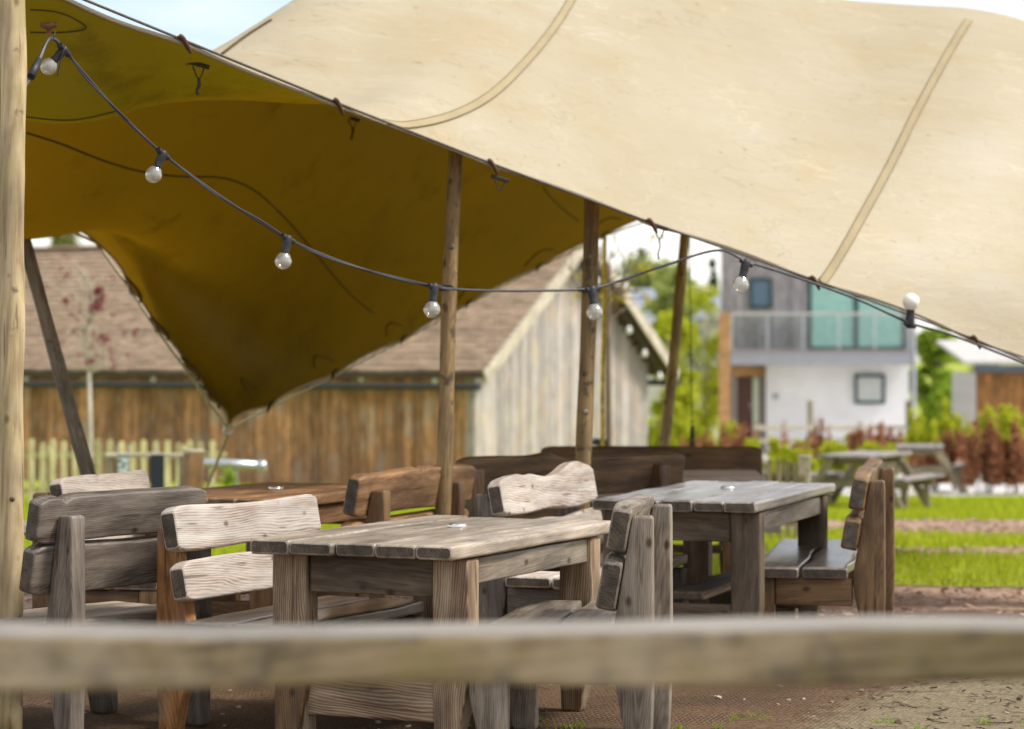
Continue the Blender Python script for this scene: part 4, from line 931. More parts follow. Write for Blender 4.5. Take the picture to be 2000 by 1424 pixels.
cl = [(c3, r) for c3, r, nn in bl for _ in range(max(1, int(nn * 6)))]
leaf_cloud('crown', cl, 760, .042, M['crimson'], root)
multi_tube('trunk', paths, M['palebark'], root)

# twiggy tree with yellow catkins behind the second pole
D = 26.0; s = D / F
root = thing('catkin_tree', 'bare twiggy tree with yellow catkins behind tall tent pole', 'tree', ((1186 - CX) * s, D, gz(D)))
Q = lambda px, py: Vector(((px - 1186) * s, random.uniform(-.3, .3), H + (YH - py) * s - gz(D)))
paths = [(spline([Q(1190, 1060), Q(1187, 800), Q(1186, 600), Q(1188, 520)], 6), .045, .02)]; bl = []
for k_ in range(26):
    a = Q(1187, random.uniform(520, 640)); e = Q(1187 + random.uniform(-75, 95), random.uniform(425, 590)); pts = limb(a, e, .2); paths.append((pts, .011, .003))
    for j_ in range(3):
        p = pts[random.randrange(3, len(pts))]; paths.append((limb(p, p + Vector((random.uniform(-.22, .22), random.uniform(-.1, .1), random.uniform(-.02, .25)))), .005, .002))
    if k_ % 2: bl.append((e, (.10, .10, .08)))
multi_tube('trunk', paths, M['twig'], root, 5)
leaf_cloud('catkins', bl, 300, .035, M['yellowleaf'], root)['kind'] = 'stuff'

# ------------------------------------------------------------------ picnic tables
def picnic(label, px, D, rz, wt=.72, L=1.55):
    root = thing('picnic_table', label, 'picnic table', ((px - CX) * D / F, D, gz(D)), rz, 'picnic tables on the lawn')
    for k_ in range(5):
        y = -.30 + k_ * .15; bar(root, 'top_plank', (-L / 2, y, .735), (L / 2, y, .735 + random.uniform(-.004, .004)), .14, .042, M['picnic'], bev=.006)
    for sgn in (-1, 1):
        for k_ in range(2): bar(root, 'seat_plank', (-L / 2, sgn * (.62 + k_ * .14), .445), (L / 2, sgn * (.62 + k_ * .14), .445), .13, .04, M['picnic'], bev=.006)
    for xe in (-L / 2 + .28, L / 2 - .28):
        q = .05 if xe < 0 else -.05
        for sgn in (-1, 1): bar(root, 'leg', (xe, sgn * .74, -.03), (xe, sgn * .26, .711), .10, .05, M['picnicleg'], (1, 0, 0))
        bar(root, 'seat_bearer', (xe + q * 1.04, -.78, .37), (xe + q * 1.04, .78, .37), .05, .10, M['picnicleg']); bar(root, 'top_bearer', (xe + q * 1.04, -.34, .66), (xe + q * 1.04, .34, .66), .05, .09, M['picnicleg'])
        for sgn in (-1, 1): bar(root, 'leg', (xe + q * 2.1, sgn * .69, -.03), (xe + q * 2.1, sgn * .69, .319), .09, .045, M['picnicleg'], (1, 0, 0))
    return root


picnic('larger grey picnic table behind the right bench on the lawn', 1690, 32.0, math.radians(62), L=1.65)
picnic('smaller looking grey picnic table farthest right on the lawn', 1796, 39.0, math.radians(78), L=1.4)

# ------------------------------------------------------------------ rustic tables
def rustic_table(label, near_right, yaw, L, Wd, ztop=.78, mats=('table', 'tableleg', 'under'), cap=True, zoff=0.0):
    """near_right: XY of the near right corner of the top; yaw: long axis off the view direction"""
    u = Vector((math.sin(yaw), math.cos(yaw), 0)); r = Vector((math.cos(yaw), -math.sin(yaw), 0))
    c = Vector((*near_right, 0)) + u * L / 2 - r * Wd / 2
    root = thing('rustic_table', label, 'table', (c.x, c.y, zoff), math.atan2(u.y, u.x), 'rustic timber tables')
    # local X along length away from the camera, local -Y = right
    top, leg, und = (M[k_] for k_ in mats)
    nb = 5; ws = [random.uniform(.9, 1.1) for _ in range(nb)]; tot = sum(ws); y = -Wd / 2
    for k_ in range(nb):
        w = Wd * ws[k_] / tot; a, e = y, y + w; y += w
        f1 = wave_fn(.0035 if 0 < k_ else .008, L); f2 = wave_fn(.0035 if k_ < nb - 1 else .008, L); f3 = wave_fn(.0025, L)
        th = random.uniform(.052, .062); j0 = random.uniform(-.012, .02); j1 = random.uniform(-.02, .012); dz = random.uniform(-.003, .003)
        yc = (a + e) / 2
        timber(root, 'top_plank', (-L / 2 + j0, yc, ztop - .03), (L / 2 + j1, yc, ztop - .03), (0, 0, 1),
               lambda t_, a=a, e=e, yc=yc, f1=f1, f2=f2, f3=f3, th=th, dz=dz: (a - yc + .0015 + f1(t_ * L), e - yc - .0015 + f2(t_ * L), -th / 2, th / 2 - .002 + f3(t_ * L) + dz), top, r=.012, endr=.011)
    zl = ztop - .062; lw, lt = .145, .10
    for xe in (-1, 1):
        for sy in (-1, 1):
            px_ = xe * (L / 2 - .19); py_ = sy * (Wd / 2 - .015 - lw / 2)
            def pr(t_, sy=sy):
                inner = lw / 2 if t_ > .36 else lw / 2 - .06 * (1 - t_ / .36)
                lo, hi = (-inner, lw / 2) if sy > 0 else (-lw / 2, inner)
                q = 0 if t_ > .3 else .018 * (1 - t_ / .3)
                return (lo, hi, -lt / 2 + q, lt / 2 - q)
            # local X up, width along Y of the table
            timber(root, 'leg', (px_, py_, 0), (px_, py_, zl), (-1, 0, 0), lambda t_, pr=pr: (lambda q: (-q[1], -q[0], q[2], q[3]))(pr(t_)), leg, r=.008)
        xi = xe * (L / 2 - .19)
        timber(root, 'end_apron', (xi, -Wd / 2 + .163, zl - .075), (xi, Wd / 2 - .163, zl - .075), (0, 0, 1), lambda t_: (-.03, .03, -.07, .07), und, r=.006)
        timber(root, 'stretcher', (xi, -Wd / 2 + .145, .195), (xi, Wd / 2 - .145, .195), (0, 0, 1), lambda t_: (-.032, .032, -.085, .075), leg, r=.01)
    for sy in (-1, 1):
        timber(root, 'side_apron', (-L / 2 + .243, sy * (Wd / 2 - .055), zl - .05), (L / 2 - .243, sy * (Wd / 2 - .055), zl - .05), (0, 0, 1), lambda t_: (-.025, .025, -.048, .048), top, r=.006)
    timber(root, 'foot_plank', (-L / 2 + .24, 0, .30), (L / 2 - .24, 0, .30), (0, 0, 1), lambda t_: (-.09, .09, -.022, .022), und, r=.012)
    if cap:
        cp_ = put('umbrella_cap', lathe_mesh('umbrella_cap', [(.001, .008), (.03, .008), (.036, .005), (.038, 0), (.038, -.01)], 24), M['silvercap'], root); cp_.location = (L * .08, 0, ztop + .002)
    return root


def rad(x): return math.radians(x)


rustic_table('grey rustic table nearest the camera, its plank ends facing the rail', (-.205, 8.66), rad(24.5), 1.55, .85)
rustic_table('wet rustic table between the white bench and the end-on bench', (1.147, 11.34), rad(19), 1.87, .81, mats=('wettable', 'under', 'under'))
rustic_table('brown rustic table behind the two left benches', (-1.183, 11.5), rad(24), 1.5, .85, mats=('tan', 'brown', 'brown'))
rustic_table('rustic table mostly hidden by the left post', (-2.55, 8.72), rad(24), 1.45, .85, mats=('table', 'grey', 'grey'))
rustic_table('farthest rustic table in front of the long dark bench', (1.57, 15.55), rad(-88), 1.6, .8, mats=('silver', 'brown', 'brown'), zoff=-.045, cap=False)

# ------------------------------------------------------------------ rustic benches
BG = 'rustic timber benches'
def bench(label, p0, p1, facing, mats, top=.89, post=.84, inset=(.08, .08), seat=.45, seat_ext=(.04, .04), wav=.014, taper=(0, 0), zoff=None, dents=(), uw=.18, lw=.09, gap=.025, th=.034):
    """p0,p1: XY of the two ends of the top back plank; facing: the way a sitter looks (+1: bench -Y local)"""
    p0 = Vector((*p0, 0)); p1 = Vector((*p1, 0)); L = (p1 - p0).length
    f = Vector((*facing, 0)).normalized(); ax = (p1 - p0).normalized()
    nrm = Vector((ax.y, -ax.x, 0))            # right of the axis
    sgn = 1 if nrm.dot(f) > 0 else -1
    xl = ax * sgn; f = nrm * sgn              # local X, facing = local -Y
    mid = (p0 + p1) / 2
    org = mid - f * 0.0
    rz = math.atan2(xl.y, xl.x)
    root = thing('rustic_bench', label, 'bench', (org.x, org.y, gz(org.y) if zoff is None else zoff), rz, BG)
    e0, e1 = (inset if sgn > 0 else inset[::-1]); s0, s1 = (seat_ext if sgn > 0 else seat_ext[::-1])
    back, frame, seatm = (M[k_] for k_ in mats[:3]); front = M[mats[3]] if len(mats) > 3 else frame
    sc = post / .86
    yb = .16                                   # rear face of posts
    for xp in (-L / 2 + e0 + .035, L / 2 - e1 - .035):
        def pr(t_):
            z = t_ * post
            fr = .09 * sc if z > post else 0
            zz_ = z / sc
            front = np.interp(zz_, [0, .36, .42, .86], [.075, .005, .008, .085]); rear = np.interp(zz_, [0, .3, .86], [yb - .012, yb, yb - .004])
            return (-rear, -front, -.036, .036)
        timber(root, 'rear_leg', (xp, 0, 0), (xp, 0, post), (1, 0, 0), pr, frame, r=.007, ns=14)
        timber(root, 'front_leg', (xp, -.44, 0), (xp, -.44, seat - .055), (1, 0, 0), lambda t_: (-.07 + .0, .07 - .05 * max(0, 1 - t_ / .55), -.036, .036), front, r=.007, ns=10)
        timber(root, 'side_beam', (xp, -.369, seat - .125), (xp, .004, seat - .125), (0, 0, 1), lambda t_: (-.03, .03, -.065, .065), frame, r=.006)
    # seat planks
    for k_, (ya, ye) in enumerate(((-.475, -.245), (-.225, -.012))):
        f1, f2, f3 = wave_fn(.010, L), wave_fn(.010, L), wave_fn(.003, L); a0 = -L / 2 - s0 + random.uniform(-.02, .02); a1 = L / 2 + s1 + random.uniform(-.02, .02); yc = (ya + ye) / 2; LL = a1 - a0
        timber(root, 'seat_plank', (a0, yc, seat - .027), (a1, yc, seat - .027), (0, 0, 1), lambda t_, ya=ya, ye=ye, yc=yc, f1=f1, f2=f2, f3=f3, LL=LL: (ya - yc + f1(t_ * LL), ye - yc + f2(t_ * LL), -.026, .026 + f3(t_ * LL)), seatm, r=.011, endr=.011)
    # back planks, leaning on the posts' front faces
    lean = math.atan2(.077 * 1.0, .44 * sc)
    nz_ = Vector((0, -math.cos(lean), math.sin(lean)))     # front normal of the planks
    up = Vector((0, math.sin(lean), math.cos(lean)))
    for k_, (zc, hw) in enumerate(((top - uw / 2, uw / 2), (top - uw - gap - lw, lw))):
        yc = np.interp((zc) / sc, [.42, .86, 1.0], [.008, .085, .109]) - .004 - th
        base_ = Vector((0, yc, zc)); f1, f2 = wave_fn(wav, L), wave_fn(wav * .8, L); f3 = wave_fn(.003, L)
        dn = dents if k_ == 0 else ()
        def pr(t_, hw=hw, f1=f1, f2=f2, f3=f3, dn=dn):
            x = t_ * L
            rnd = .02 * max(0, 1 - min(t_, 1 - t_) * L / .07) ** 2
            d_ = sum(am * math.exp(-((t_ - c_) / w_) ** 2) for c_, w_, am in dn)
            tp = taper[0] * (1 - t_) + taper[1] * t_
            return (-hw + f2(x) + rnd * .6 + tp * .4, hw + f1(x) - rnd - d_ - tp, -th + .5 * f3(x), th + f3(x))
        # local X along +X, local Z = front normal, local Y = Z x X
        ob = timber(root, 'back_plank', base_ + Vector((-L / 2, 0, 0)), base_ + Vector((L / 2, 0, 0)), nz_, lambda t_, pr=pr: (lambda q: q)(pr(t_)), back, r=.010, endr=.009, ns=int(L / .03))
    return root


bench('dark grey bench with its back turned, beside the left post', (-1.815, 9.0), (-1.285, 9.71), (-.8, .6), ('darkgrey', 'darkgrey', 'grey'), top=.94, post=.865, inset=(.09, .05), wav=.010, dents=((.85, .02, .02),), uw=.175, lw=.092, gap=.012)
bench('silvery bench with an orange post left of the nearest table', (-1.265, 9.2), (-.80, 10.20), (.9, -.44), ('silver', 'orange', 'seat', 'brown'), top=.875, post=.80, inset=(.08, .06), wav=.008, uw=.165, lw=.080, gap=.035, seat_ext=(.0, .0))
bench('weathered bench seen end-on at the right side of the nearest table', (.345, 8.66), (.475, 9.46), (-.983, .182), ('grey', 'grey', 'grey'), top=.925, post=.885, inset=(.015, .03), seat=.465, seat_ext=(.02, .36), wav=.007, uw=.18, lw=.10, gap=.006, th=.036)
bench('white weathered bench at the far end of the nearest table', (-.035, 11.15), (.445, 12.5), (.95, -.32), ('silver', 'darkgrey', 'silver'), top=.89, post=.82, inset=(.03, .12), wav=.014, dents=((.25, .05, .012), (.8, .12, -.02)), uw=.18, gap=.04)
bench('brown bench seen end-on at the right beside the lawn', (1.62, 11.55), (1.955, 13.3), (-.975, .22), ('brown', 'brown', 'seat'), top=.90, post=.865, inset=(.05, .30), wav=.006, uw=.178, lw=.083, gap=.03, th=.038)
bench('bench with a split white back plank peeping over the dark grey bench', (-2.05, 11.1), (-1.80, 12.1), (.97, -.24), ('silver', 'brown', 'silver'), top=.895, post=.83, inset=(-.02, .1), wav=.006, dents=((.42, .015, .03),))
bench('orange tan bench with its back turned, left of the front pole', (-.80, 11.45), (-.27, 12.78), (-.93, .37), ('tan', 'brown', 'tan'), top=.90, post=.82, inset=(.13, .32), wav=.007, dents=((.48, .012, .02),), uw=.20, gap=.03)
bench('dark brown bench with its back turned between the two front poles', (-.32, 13.25), (.955, 13.97), (-.52, .85), ('darkbrown', 'brown', 'silver'), top=.905, post=.85, inset=(.04, .15), wav=.012, uw=.22, zoff=0, dents=((.62, .06, -.025), (.53, .04, .01)))
bench('longest dark bench standing farthest back facing the camera', (.20, 16.4), (1.71, 16.5), (0, -1), ('darkbrown', 'brown', 'silver'), top=.95, post=.87, inset=(.1, .1), wav=.004, uw=.24)

# ------------------------------------------------------------------ stretch tent
GRID = [
 [(-330, -200, 9.3), (-325, -60, 9.8), (-320, 120, 10.5), (-310, 150, 11.1), (-300, 180, 11.8), (-280, 330, 12.5), (-240, 470, 13.2), (137, 441, 14.9), (300, 634, 15.8), (445, 836, 17.0)],
 [(130, -8, 10.0), (110, 115, 10.4), (95, 237, 10.9), (105, 210, 11.5), (110, 190, 12.2), (90, 335, 13.0), (85, 460, 13.8), (215, 450, 14.7), (370, 655, 15.9), (510, 803, 17.2)],
 [(360, 85, 10.45), (355, 145, 10.8), (350, 198, 11.3), (360, 165, 12.0), (385, 115, 12.8), (345, 250, 13.6), (315, 372, 14.2), (430, 530, 15.8), (530, 655, 16.9), (620, 748, 17.7)],
 [(660, 207, 11.2), (655, 205, 11.6), (655, 190, 12.1), (660, 90, 12.7), (665, -50, 13.6), (650, 120, 14.6), (645, 300, 15.6), (680, 460, 16.8), (740, 580, 17.8), (800, 656, 18.6)],
 [(885, 296, 12.0), (890, 220, 12.3), (900, 130, 12.8), (905, 20, 13.5), (910, -110, 14.6), (915, 60, 16.0), (920, 250, 17.0), (930, 400, 18.0), (935, 510, 18.7), (940, 579, 19.3)],
 [(1250, 432, 12.7), (1252, 330, 13.1), (1256, 210, 13.6), (1258, 70, 14.3), (1260, -90, 15.5), (1258, 30, 16.8), (1256, 160, 17.8), (1253, 270, 18.8), (1250, 360, 19.7), (1247, 432, 20.5)],
 [(1600, 555, 13.3), (1610, 440, 13.6), (1620, 310, 14.1), (1630, 160, 14.8), (1640, 2, 15.8), (1640, 40, 17.0), (1630, 120, 18.0), (1620, 210, 19.0), (1610, 280, 20.0), (1600, 340, 21.0)],
 [(2000, 705, 13.9), (2000, 560, 14.1), (2000, 400, 14.5), (2000, 210, 15.1), (2000, 46, 16.0), (2000, 70, 17.0), (2000, 130, 18.0), (2000, 200, 19.0), (2000, 260, 20.0), (2000, 310, 21.0)],
 [(2400, 880, 14.5), (2400, 740, 14.7), (2400, 600, 15.0), (2400, 420, 15.5), (2400, 240, 16.2), (2400, 260, 17.0), (2400, 320, 18.0), (2400, 400, 19.0), (2400, 480, 19.7), (2400, 540, 20.4)],
]
G = np.array([[list(P(*q)) for q in col] for col in GRID])      # (9,10,3)


def crw(t):
    return np.array([-.5 * t + t * t - .5 * t ** 3, 1 - 2.5 * t * t + 1.5 * t ** 3, .5 * t + 2 * t * t - 1.5 * t ** 3, -.5 * t * t + .5 * t ** 3])


def cval(u, v):
    """point of the canopy, u 0..1 left to right, v 0..1 front to back"""
    a = min(max(u, 0), 1) * (G.shape[0] - 1); b2 = min(max(v, 0), 1) * (G.shape[1] - 1)
    i = min(int(a), G.shape[0] - 2); j = min(int(b2), G.shape[1] - 2); wu, wv_ = crw(a - i), crw(b2 - j)
    out = np.zeros(3)
    def g(ii, jj):
        if ii < 0: return 2 * g(0, jj) - g(1, jj)
        if ii > G.shape[0] - 1: return 2 * g(G.shape[0] - 1, jj) - g(G.shape[0] - 2, jj)
        if jj < 0: return 2 * G[ii, 0] - G[ii, 1]
        if jj > G.shape[1] - 1: return 2 * G[ii, -1] - G[ii, -2]
        return G[ii, jj]
    for p in range(4):
        for q in range(4): out += wu[p] * wv_[q] * g(i - 1 + p, j - 1 + q)
    return out


def pix(p): return CX + F * p[0] / p[1], YH + F * (H - p[2]) / p[1]


def find_u(px, v):
    us = np.linspace(0, 1, 801); xs_ = np.array([pix(cval(u, v))[0] for u in us]); return float(us[np.argmin(abs(xs_ - px))])


def find_v(py, u=0.0, lo=.75):
    vs = np.linspace(lo, 1, 401); y_ = np.array([pix(cval(u, v))[1] for v in vs]); return float(vs[np.argmin(abs(y_ - py))])


u_front = [0.0, find_u(60, 0), find_u(360, 0), find_u(660, 0), find_u(962, 0), find_u(1272, 0), find_u(1588, 0), find_u(1905, 0), 1.0]
u_back = [0.0, find_u(530, 1), find_u(655, 1), find_u(788, 1), find_u(916, 1), find_u(1055, 1), find_u(1180, 1), find_u(1400, 1), find_u(1700, 1), 1.0]
v_left = [0.0, .25, .5, find_v(473), find_v(558), find_v(636), find_v(718), find_v(776), 1.0]


def scal(x, knots, a):
    for p, q in zip(knots[:-1], knots[1:]):
        if p <= x <= q: return a * max(0.0, math.sin(PI * (x - p) / (q - p))) ** .8 if q > p else 0
    return 0.0


NU, NV = 200, 150
vs_t = np.linspace(0, 1, NV + 1)
CV = np.zeros((NU + 1, NV + 1, 3))
for i in range(NU + 1):
    for j in range(NV + 1):
        u, v = i / NU, j / NV
        vf = scal(u, u_front, .010); vb = 1 - scal(u, u_back, .007); uf = scal(v, v_left, .026 if v > .72 else .010)
        vv = vf + (vb - vf) * v; uu = uf + (1 - uf) * u
        CV[i, j] = cval(uu, vv)
# gathers radiating from the tied back corner, shallow wrinkles along the front edge
for i in range(NU + 1):
    for j in range(NV + 1):
        du, dv = i / NU * 8, (1 - j / NV) * 9
        r_c = math.hypot(du, dv)
        if 0.02 < r_c < 2.2:
            an = math.atan2(du, dv); CV[i, j, 1] += .035 * math.sin(an * 20) * math.exp(-r_c * 1.4) * min(1, r_c * 2)
            CV[i, j, 2] += .012 * math.sin(an * 20 + 1) * math.exp(-r_c * 1.4) * min(1, r_c * 2)
        if j > 3:
            CV[i, j, 2] += .004 * mnoise.noise(Vector((i * .11, j * .05, .5))) + .0025 * mnoise.noise(Vector((i * .3 + j * .12, j * .3, 1.5)))
idx = lambda i, j: i * (NV + 1) + j
cme = pymesh('canopy', CV.reshape(-1, 3), [(idx(i, j), idx(i + 1, j), idx(i + 1, j + 1), idx(i, j + 1)) for i in range(NU) for j in range(NV)], True)
bvh = BVHTree.FromPolygons([Vector(q) for q in CV.reshape(-1, 3)], [tuple(p.vertices) for p in cme.polygons])
tent = thing('stretch_tent', 'large cream stretch tent canopy with brown underside over the benches', 'tent')
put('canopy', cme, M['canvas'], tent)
EYE = Vector((0, 0, H))


def hit(px, py):
    d = (P(px, py, 10) - EYE).normalized(); loc, nr, ix, ds = bvh.ray_cast(EYE, d); return loc, nr


def seam(pts, w, mat, lift=.004, sub=6):
    """tape sewn on the cloth, following the surface"""
    v = []; f = []; last = None; dense = spline([Vector((x, y, 0)) for x, y in pts], sub)
    prev = None; row = []
    for p in dense:
        h, nr = hit(p.x, p.y)
        if h is None or (prev is not None and abs(h.y - prev.y) > 1.2): continue
        if nr.dot(EYE - h) < 0: nr = -nr
        row.append((h + nr * lift, nr)); prev = h
    for i, (p, nr) in enumerate(row):
        tg = (row[min(i + 1, len(row) - 1)][0] - row[max(i - 1, 0)][0]).normalized(); sd_ = tg.cross(nr).normalized() * w / 2
        v += [p - sd_, p + sd_, p + sd_ * .9 + nr * .004, p - sd_ * .9 + nr * .004]
    for i in range(len(row) - 1):
        a = i * 4; b2 = a + 4
        for j in range(4): f.append((a + j, a + (j + 1) % 4, b2 + (j + 1) % 4, b2 + j))
    if len(row) > 1: tp_ = put('seam_tape', pymesh('seam_tape', v, f), mat, tent)
    if len(row) > 1 and w > .04:
        for sg in (-.42, .42):
            st_ = []
            for i, (p, nr) in enumerate(row):
                tg = (row[min(i + 1, len(row) - 1)][0] - row[max(i - 1, 0)][0]).normalized(); st_.append(p + tg.cross(nr).normalized() * w * sg + nr * .004)
            put('stitching', tube_mesh('stitching', st_, .0035, 4), M['stitch'], tp_)


seam([(1122, -10), (1085, 50), (1030, 118), (960, 185), (885, 225), (800, 245), (752, 241)], .05, M['seam'])
seam([(1892, 40), (1855, 100), (1795, 210), (1735, 330), (1680, 430), (1640, 500), (1608, 548), (1592, 556)], .055, M['seam'])
seam([(530, 40), (480, 72), (435, 106)], .02, M['seamdark'])
seam([(52, 258), (120, 280), (200, 312), (280, 335), (360, 344), (430, 346), (480, 362), (520, 390), (570, 440), (620, 500), (680, 570), (730, 612)], .012, M['seamdark'])
seam([(52, 226), (110, 232), (160, 230), (225, 215)], .012, M['seamdark'])
seam([(1060, 365), (1085, 395), (1130, 432)], .012, M['seamdark'])
seam([(150, 455), (190, 500), (235, 560), (280, 620), (330, 690), (380, 760), (425, 812)], .03, M['seamdark'])

# hem cords on the four sides
def edge_pts(kind):
    if kind == 'front': return [CV[i, 0] for i in range(NU + 1)]
    if kind == 'back': return [CV[i, NV] for i in range(NU + 1)]
    if kind == 'left': return [CV[0, j] for j in range(NV + 1)]
    return [CV[NU, j] for j in range(NV + 1)]


for kd in ('front', 'back', 'left', 'right'): tube('hem', edge_pts(kd), .011, M['canvas'], tent, 6)
# perimeter ropes run straight between the loops
def rope_run(ev, knots, mat, rad_, name='edge_rope', liftz=.012):
    pts = []
    for a, c2 in zip(knots[:-1], knots[1:]):
        A_, B_ = Vector(ev(a)), Vector(ev(c2))
        for s_ in range(4): pts.append(A_.lerp(B_, s_ / 4) + Vector((0, -.015, liftz)))
    pts.append(Vector(ev(knots[-1]))); return tube(name, pts, rad_, mat, tent, 6)


rope_run(lambda u: cval(u, 0), u_front, M['ropedark'], .006)
rope_run(lambda u: cval(u, 1), u_back, M['ropepale'], .008, liftz=-.01)
rope_run(lambda v: cval(0, v), v_left, M['ropepale'], .009, liftz=-.005)
# loops where rope and cloth are tied
def loop_at(p, tang, mat, size=.06, name='edge_loop'):
    p = Vector(p); tg = Vector(tang).normalized()
    pts = [p - tg * size * .7 + Vector((0, -.02, .012)), p - tg * size * .2 + Vector((0, -.035, .022)), p + tg * size * .3 + Vector((0, -.03, .0)), p + tg * size * .75 + Vector((0, -.01, -.03))]
    put(name, tube_mesh(name, spline(pts, 4), [.006] * 3 + [.011] * 8 + [.007] * 2, 8), mat, tent)


for u in u_front[1:-1]: loop_at(cval(u, 0), cval(u + .01, 0) - cval(u - .01, 0), M['leather'], .052)
for u in u_back[1:-1]: loop_at(cval(u, 1), cval(u - .01, 1) - cval(u + .01, 1), M['webbing'], .06)
for v in v_left[3:-1]: loop_at(cval(0, v), cval(0, v + .01) - cval(0, v - .01), M['ropepale'], .05)
# sewn webbing arcs near the back edge
for u in u_back[1:8]:
    A_ = []
    for k_ in range(9):
        q = k_ / 8; A_.append(Vector(cval(u + (-.012 + .024 * q), 1 - .028 - .022 * math.sin(PI * q))) + Vector((0, -.02, -.008)))
    put('webbing_patch', tube_mesh('webbing_patch', A_, .006, 6), M['seamdark'], tent)
for v in v_left[4:-1]:
    A_ = []
    for k_ in range(9):
        q = k_ / 8; A_.append(Vector(cval(.02 + .03 * math.sin(PI * q), v - .012 + .024 * q)) + Vector((0, -.03, -.008)))
    put('webbing_patch', tube_mesh('webbing_patch', A_, .010, 6), M['seamdark'], tent)
# hook and webbing toggles under the front edge
for (px, py) in ((388, 128), (688, 233), (975, 330), (1284, 446)):
    h, nr = hit(px, py) if px != 1284 else (Vector(cval(find_u(1284, 0), .004)) + Vector((0, 0, -.01)), Vector((0, -1, 0)))
    if h is None: h = Vector(cval(find_u(px, 0), 0))
    if px in (975,): h = Vector(cval(find_u(px, 0), 0.0)) + Vector((.0, .02, -.05))
    tgl = bar(tent, 'webbing_toggle', h + Vector((-.04, -.03, .014)), h + Vector((.05, -.03, -.012)), .02, .022, M['webbing'], (0, -1, 0))
    inv_ = tgl.matrix_basis.inverted()
    L3 = [h + Vector((-.022, -.035, -.005)), h + Vector((-.005, -.035, -.05)), h + Vector((.006, -.035, -.06)), h + Vector((.016, -.035, -.05)), h + Vector((.03, -.035, -.012))]
    put('ring', tube_mesh('ring', [inv_ @ q for q in spline(L3, 4)], .0035, 6), M['webbing'], tgl)
    if px in (388, 688, 1284):
        e_ = h + Vector((.004, -.035, -.06)); ln = .075 if px != 1284 else .11
        put('hook', tube_mesh('hook', [inv_ @ q for q in spline([e_, e_ + Vector((.004, 0, -ln * .4)), e_ + Vector((-.006, 0, -ln * .7)), e_ + Vector((-.002, 0, -ln))], 4)], [.004] + [.008] * 6 + [.007] * 5 + [.004] if px != 1284 else [.004] * 13, 6), M['webbing'], tgl)
# pole boss under the near peak
h, nr = hit(98, 47)
bo = put('pole_boss', lathe_mesh('pole_boss', [(.001, 0), (.034, 0), (.036, -.008), (.034, -.018), (.012, -.026), (.010, -.05)], 20), M['tan'], tent); bo.location = h + Vector((0, -.03, .0)); 
pp = [hit(x, y)[0] for x, y in ((60, 18), (110, 22), (150, 38), (168, 55), (120, 62), (60, 62))]
if all(pp): put('reinforcing_patch', tube_mesh('reinforcing_patch', [q + Vector((0, -.01, -.004)) for q in spline(pp, 4)], .004, 5), M['seamdark'], tent)
# tied corner
cor = Vector(cval(0, 1))
put('corner_ring', tube_mesh('corner_ring', [cor + Vector((.028 * math.cos(a), -.01, -.02 + .028 * math.sin(a))) for a in np.linspace(0, 2 * PI, 17)], .008, 8), M['steel'], tent)
put('corner_tie', tube_mesh('corner_tie', [cor + Vector((-.025, 0, .012)), cor + Vector((.0, -.02, .015)), cor + Vector((.03, -.01, .005))], .012, 8), M['ropepale'], tent)

# ------------------------------------------------------------------ poles, guys
def pole(label, top, bottom, r_top, r_bot, mat, group='tent poles', name='tent_pole', sides=18):
    top, bottom = Vector(top), Vector(bottom); n_ = 26
    root = thing(name, label, 'pole', bottom, 0, group)
    pts = []; rr = []; ax = (top - bottom); wob = [random.uniform(-1, 1) for _ in range(4)]
    for i in range(n_ + 1):
        t_ = i / n_; off_ = Vector((.012 * wob[0] * math.sin(5 * t_ + wob[1] * 3), .012 * wob[2] * math.sin(6 * t_ + wob[3]), 0)) * math.sin(PI * t_)
        pts.append(ax * t_ + off_); rr.append((r_bot + (r_top - r_bot) * t_) * (1 + .035 * math.sin(23 * t_ + wob[0] * 9) + random.uniform(-.012, .012)))
    # local X must follow the grain: build along X then turn
    mt = frame_matrix((0, 0, 0), ax, (0, -1, 0)); inv_ = mt.inverted()
    me = tube_mesh('shaft', [inv_ @ q for q in pts], rr, sides); ob = put('shaft', me, mat, root); ob.matrix_basis = mt
    # knots standing proud
    for k_ in range(3):
        t_ = random.uniform(.25, .95); p = ax * t_; a = random.uniform(-.9, .9); r0 = r_bot + (r_top - r_bot) * t_
        d_ = Vector((math.sin(a), -math.cos(a), 0)); kn_ = put('knot', lathe_mesh('knot', [(.018, -.012), (.016, .004), (.008, .008), (.001, .009)], 10), M['poledark'], root)
        kn_.matrix_basis = frame_matrix(p + d_ * (r0 - .004), ax, d_)
    return root


def ext(px0, py0, px1, py1, d0, d1=None, zg=0.0):
    """extend the pole's picture line from its visible top to the ground"""
    a = P(px0, py0, d0); d1 = d1 or d0; b2 = P(px1, py1, d1); t_ = (zg - a.z) / (b2.z - a.z); return a, a + (b2 - a) * t_


a, b2 = ext(890, 298, 862, 1010, 12.35)
pole('peeled tent pole standing just behind the nearest table', a + Vector((.004, 0, .06)), b2, .036, .044, M['pole'])
a, b2 = ext(1157, 396, 1140, 905, 13.05)
pole('peeled tent pole rising behind the white weathered bench', a + Vector((0, 0, .05)), b2, .042, .046, M['pole'])
a, b2 = ext(1337, 462, 1297, 870, 18.0, zg=gz(18))
pole('leaning pale tent pole beyond the longest dark bench', a + (a - b2).normalized() * .75, b2, .036, .044, M['polepale'])
a, b2 = ext(50, 480, 172, 925, 13.8, zg=gz(13.8))
pole('dark leaning tent pole behind the left post', a + (a - b2).normalized() * .06, b2, .038, .047, M['poledark'])
a = P(26, -120, 9.35); b2 = P(20, 1480, 9.35); b2.z = -.02
rt = thing('tent_pole', 'thick pale round pole at left edge behind the rail', 'pole', b2, 0, 'tent poles')
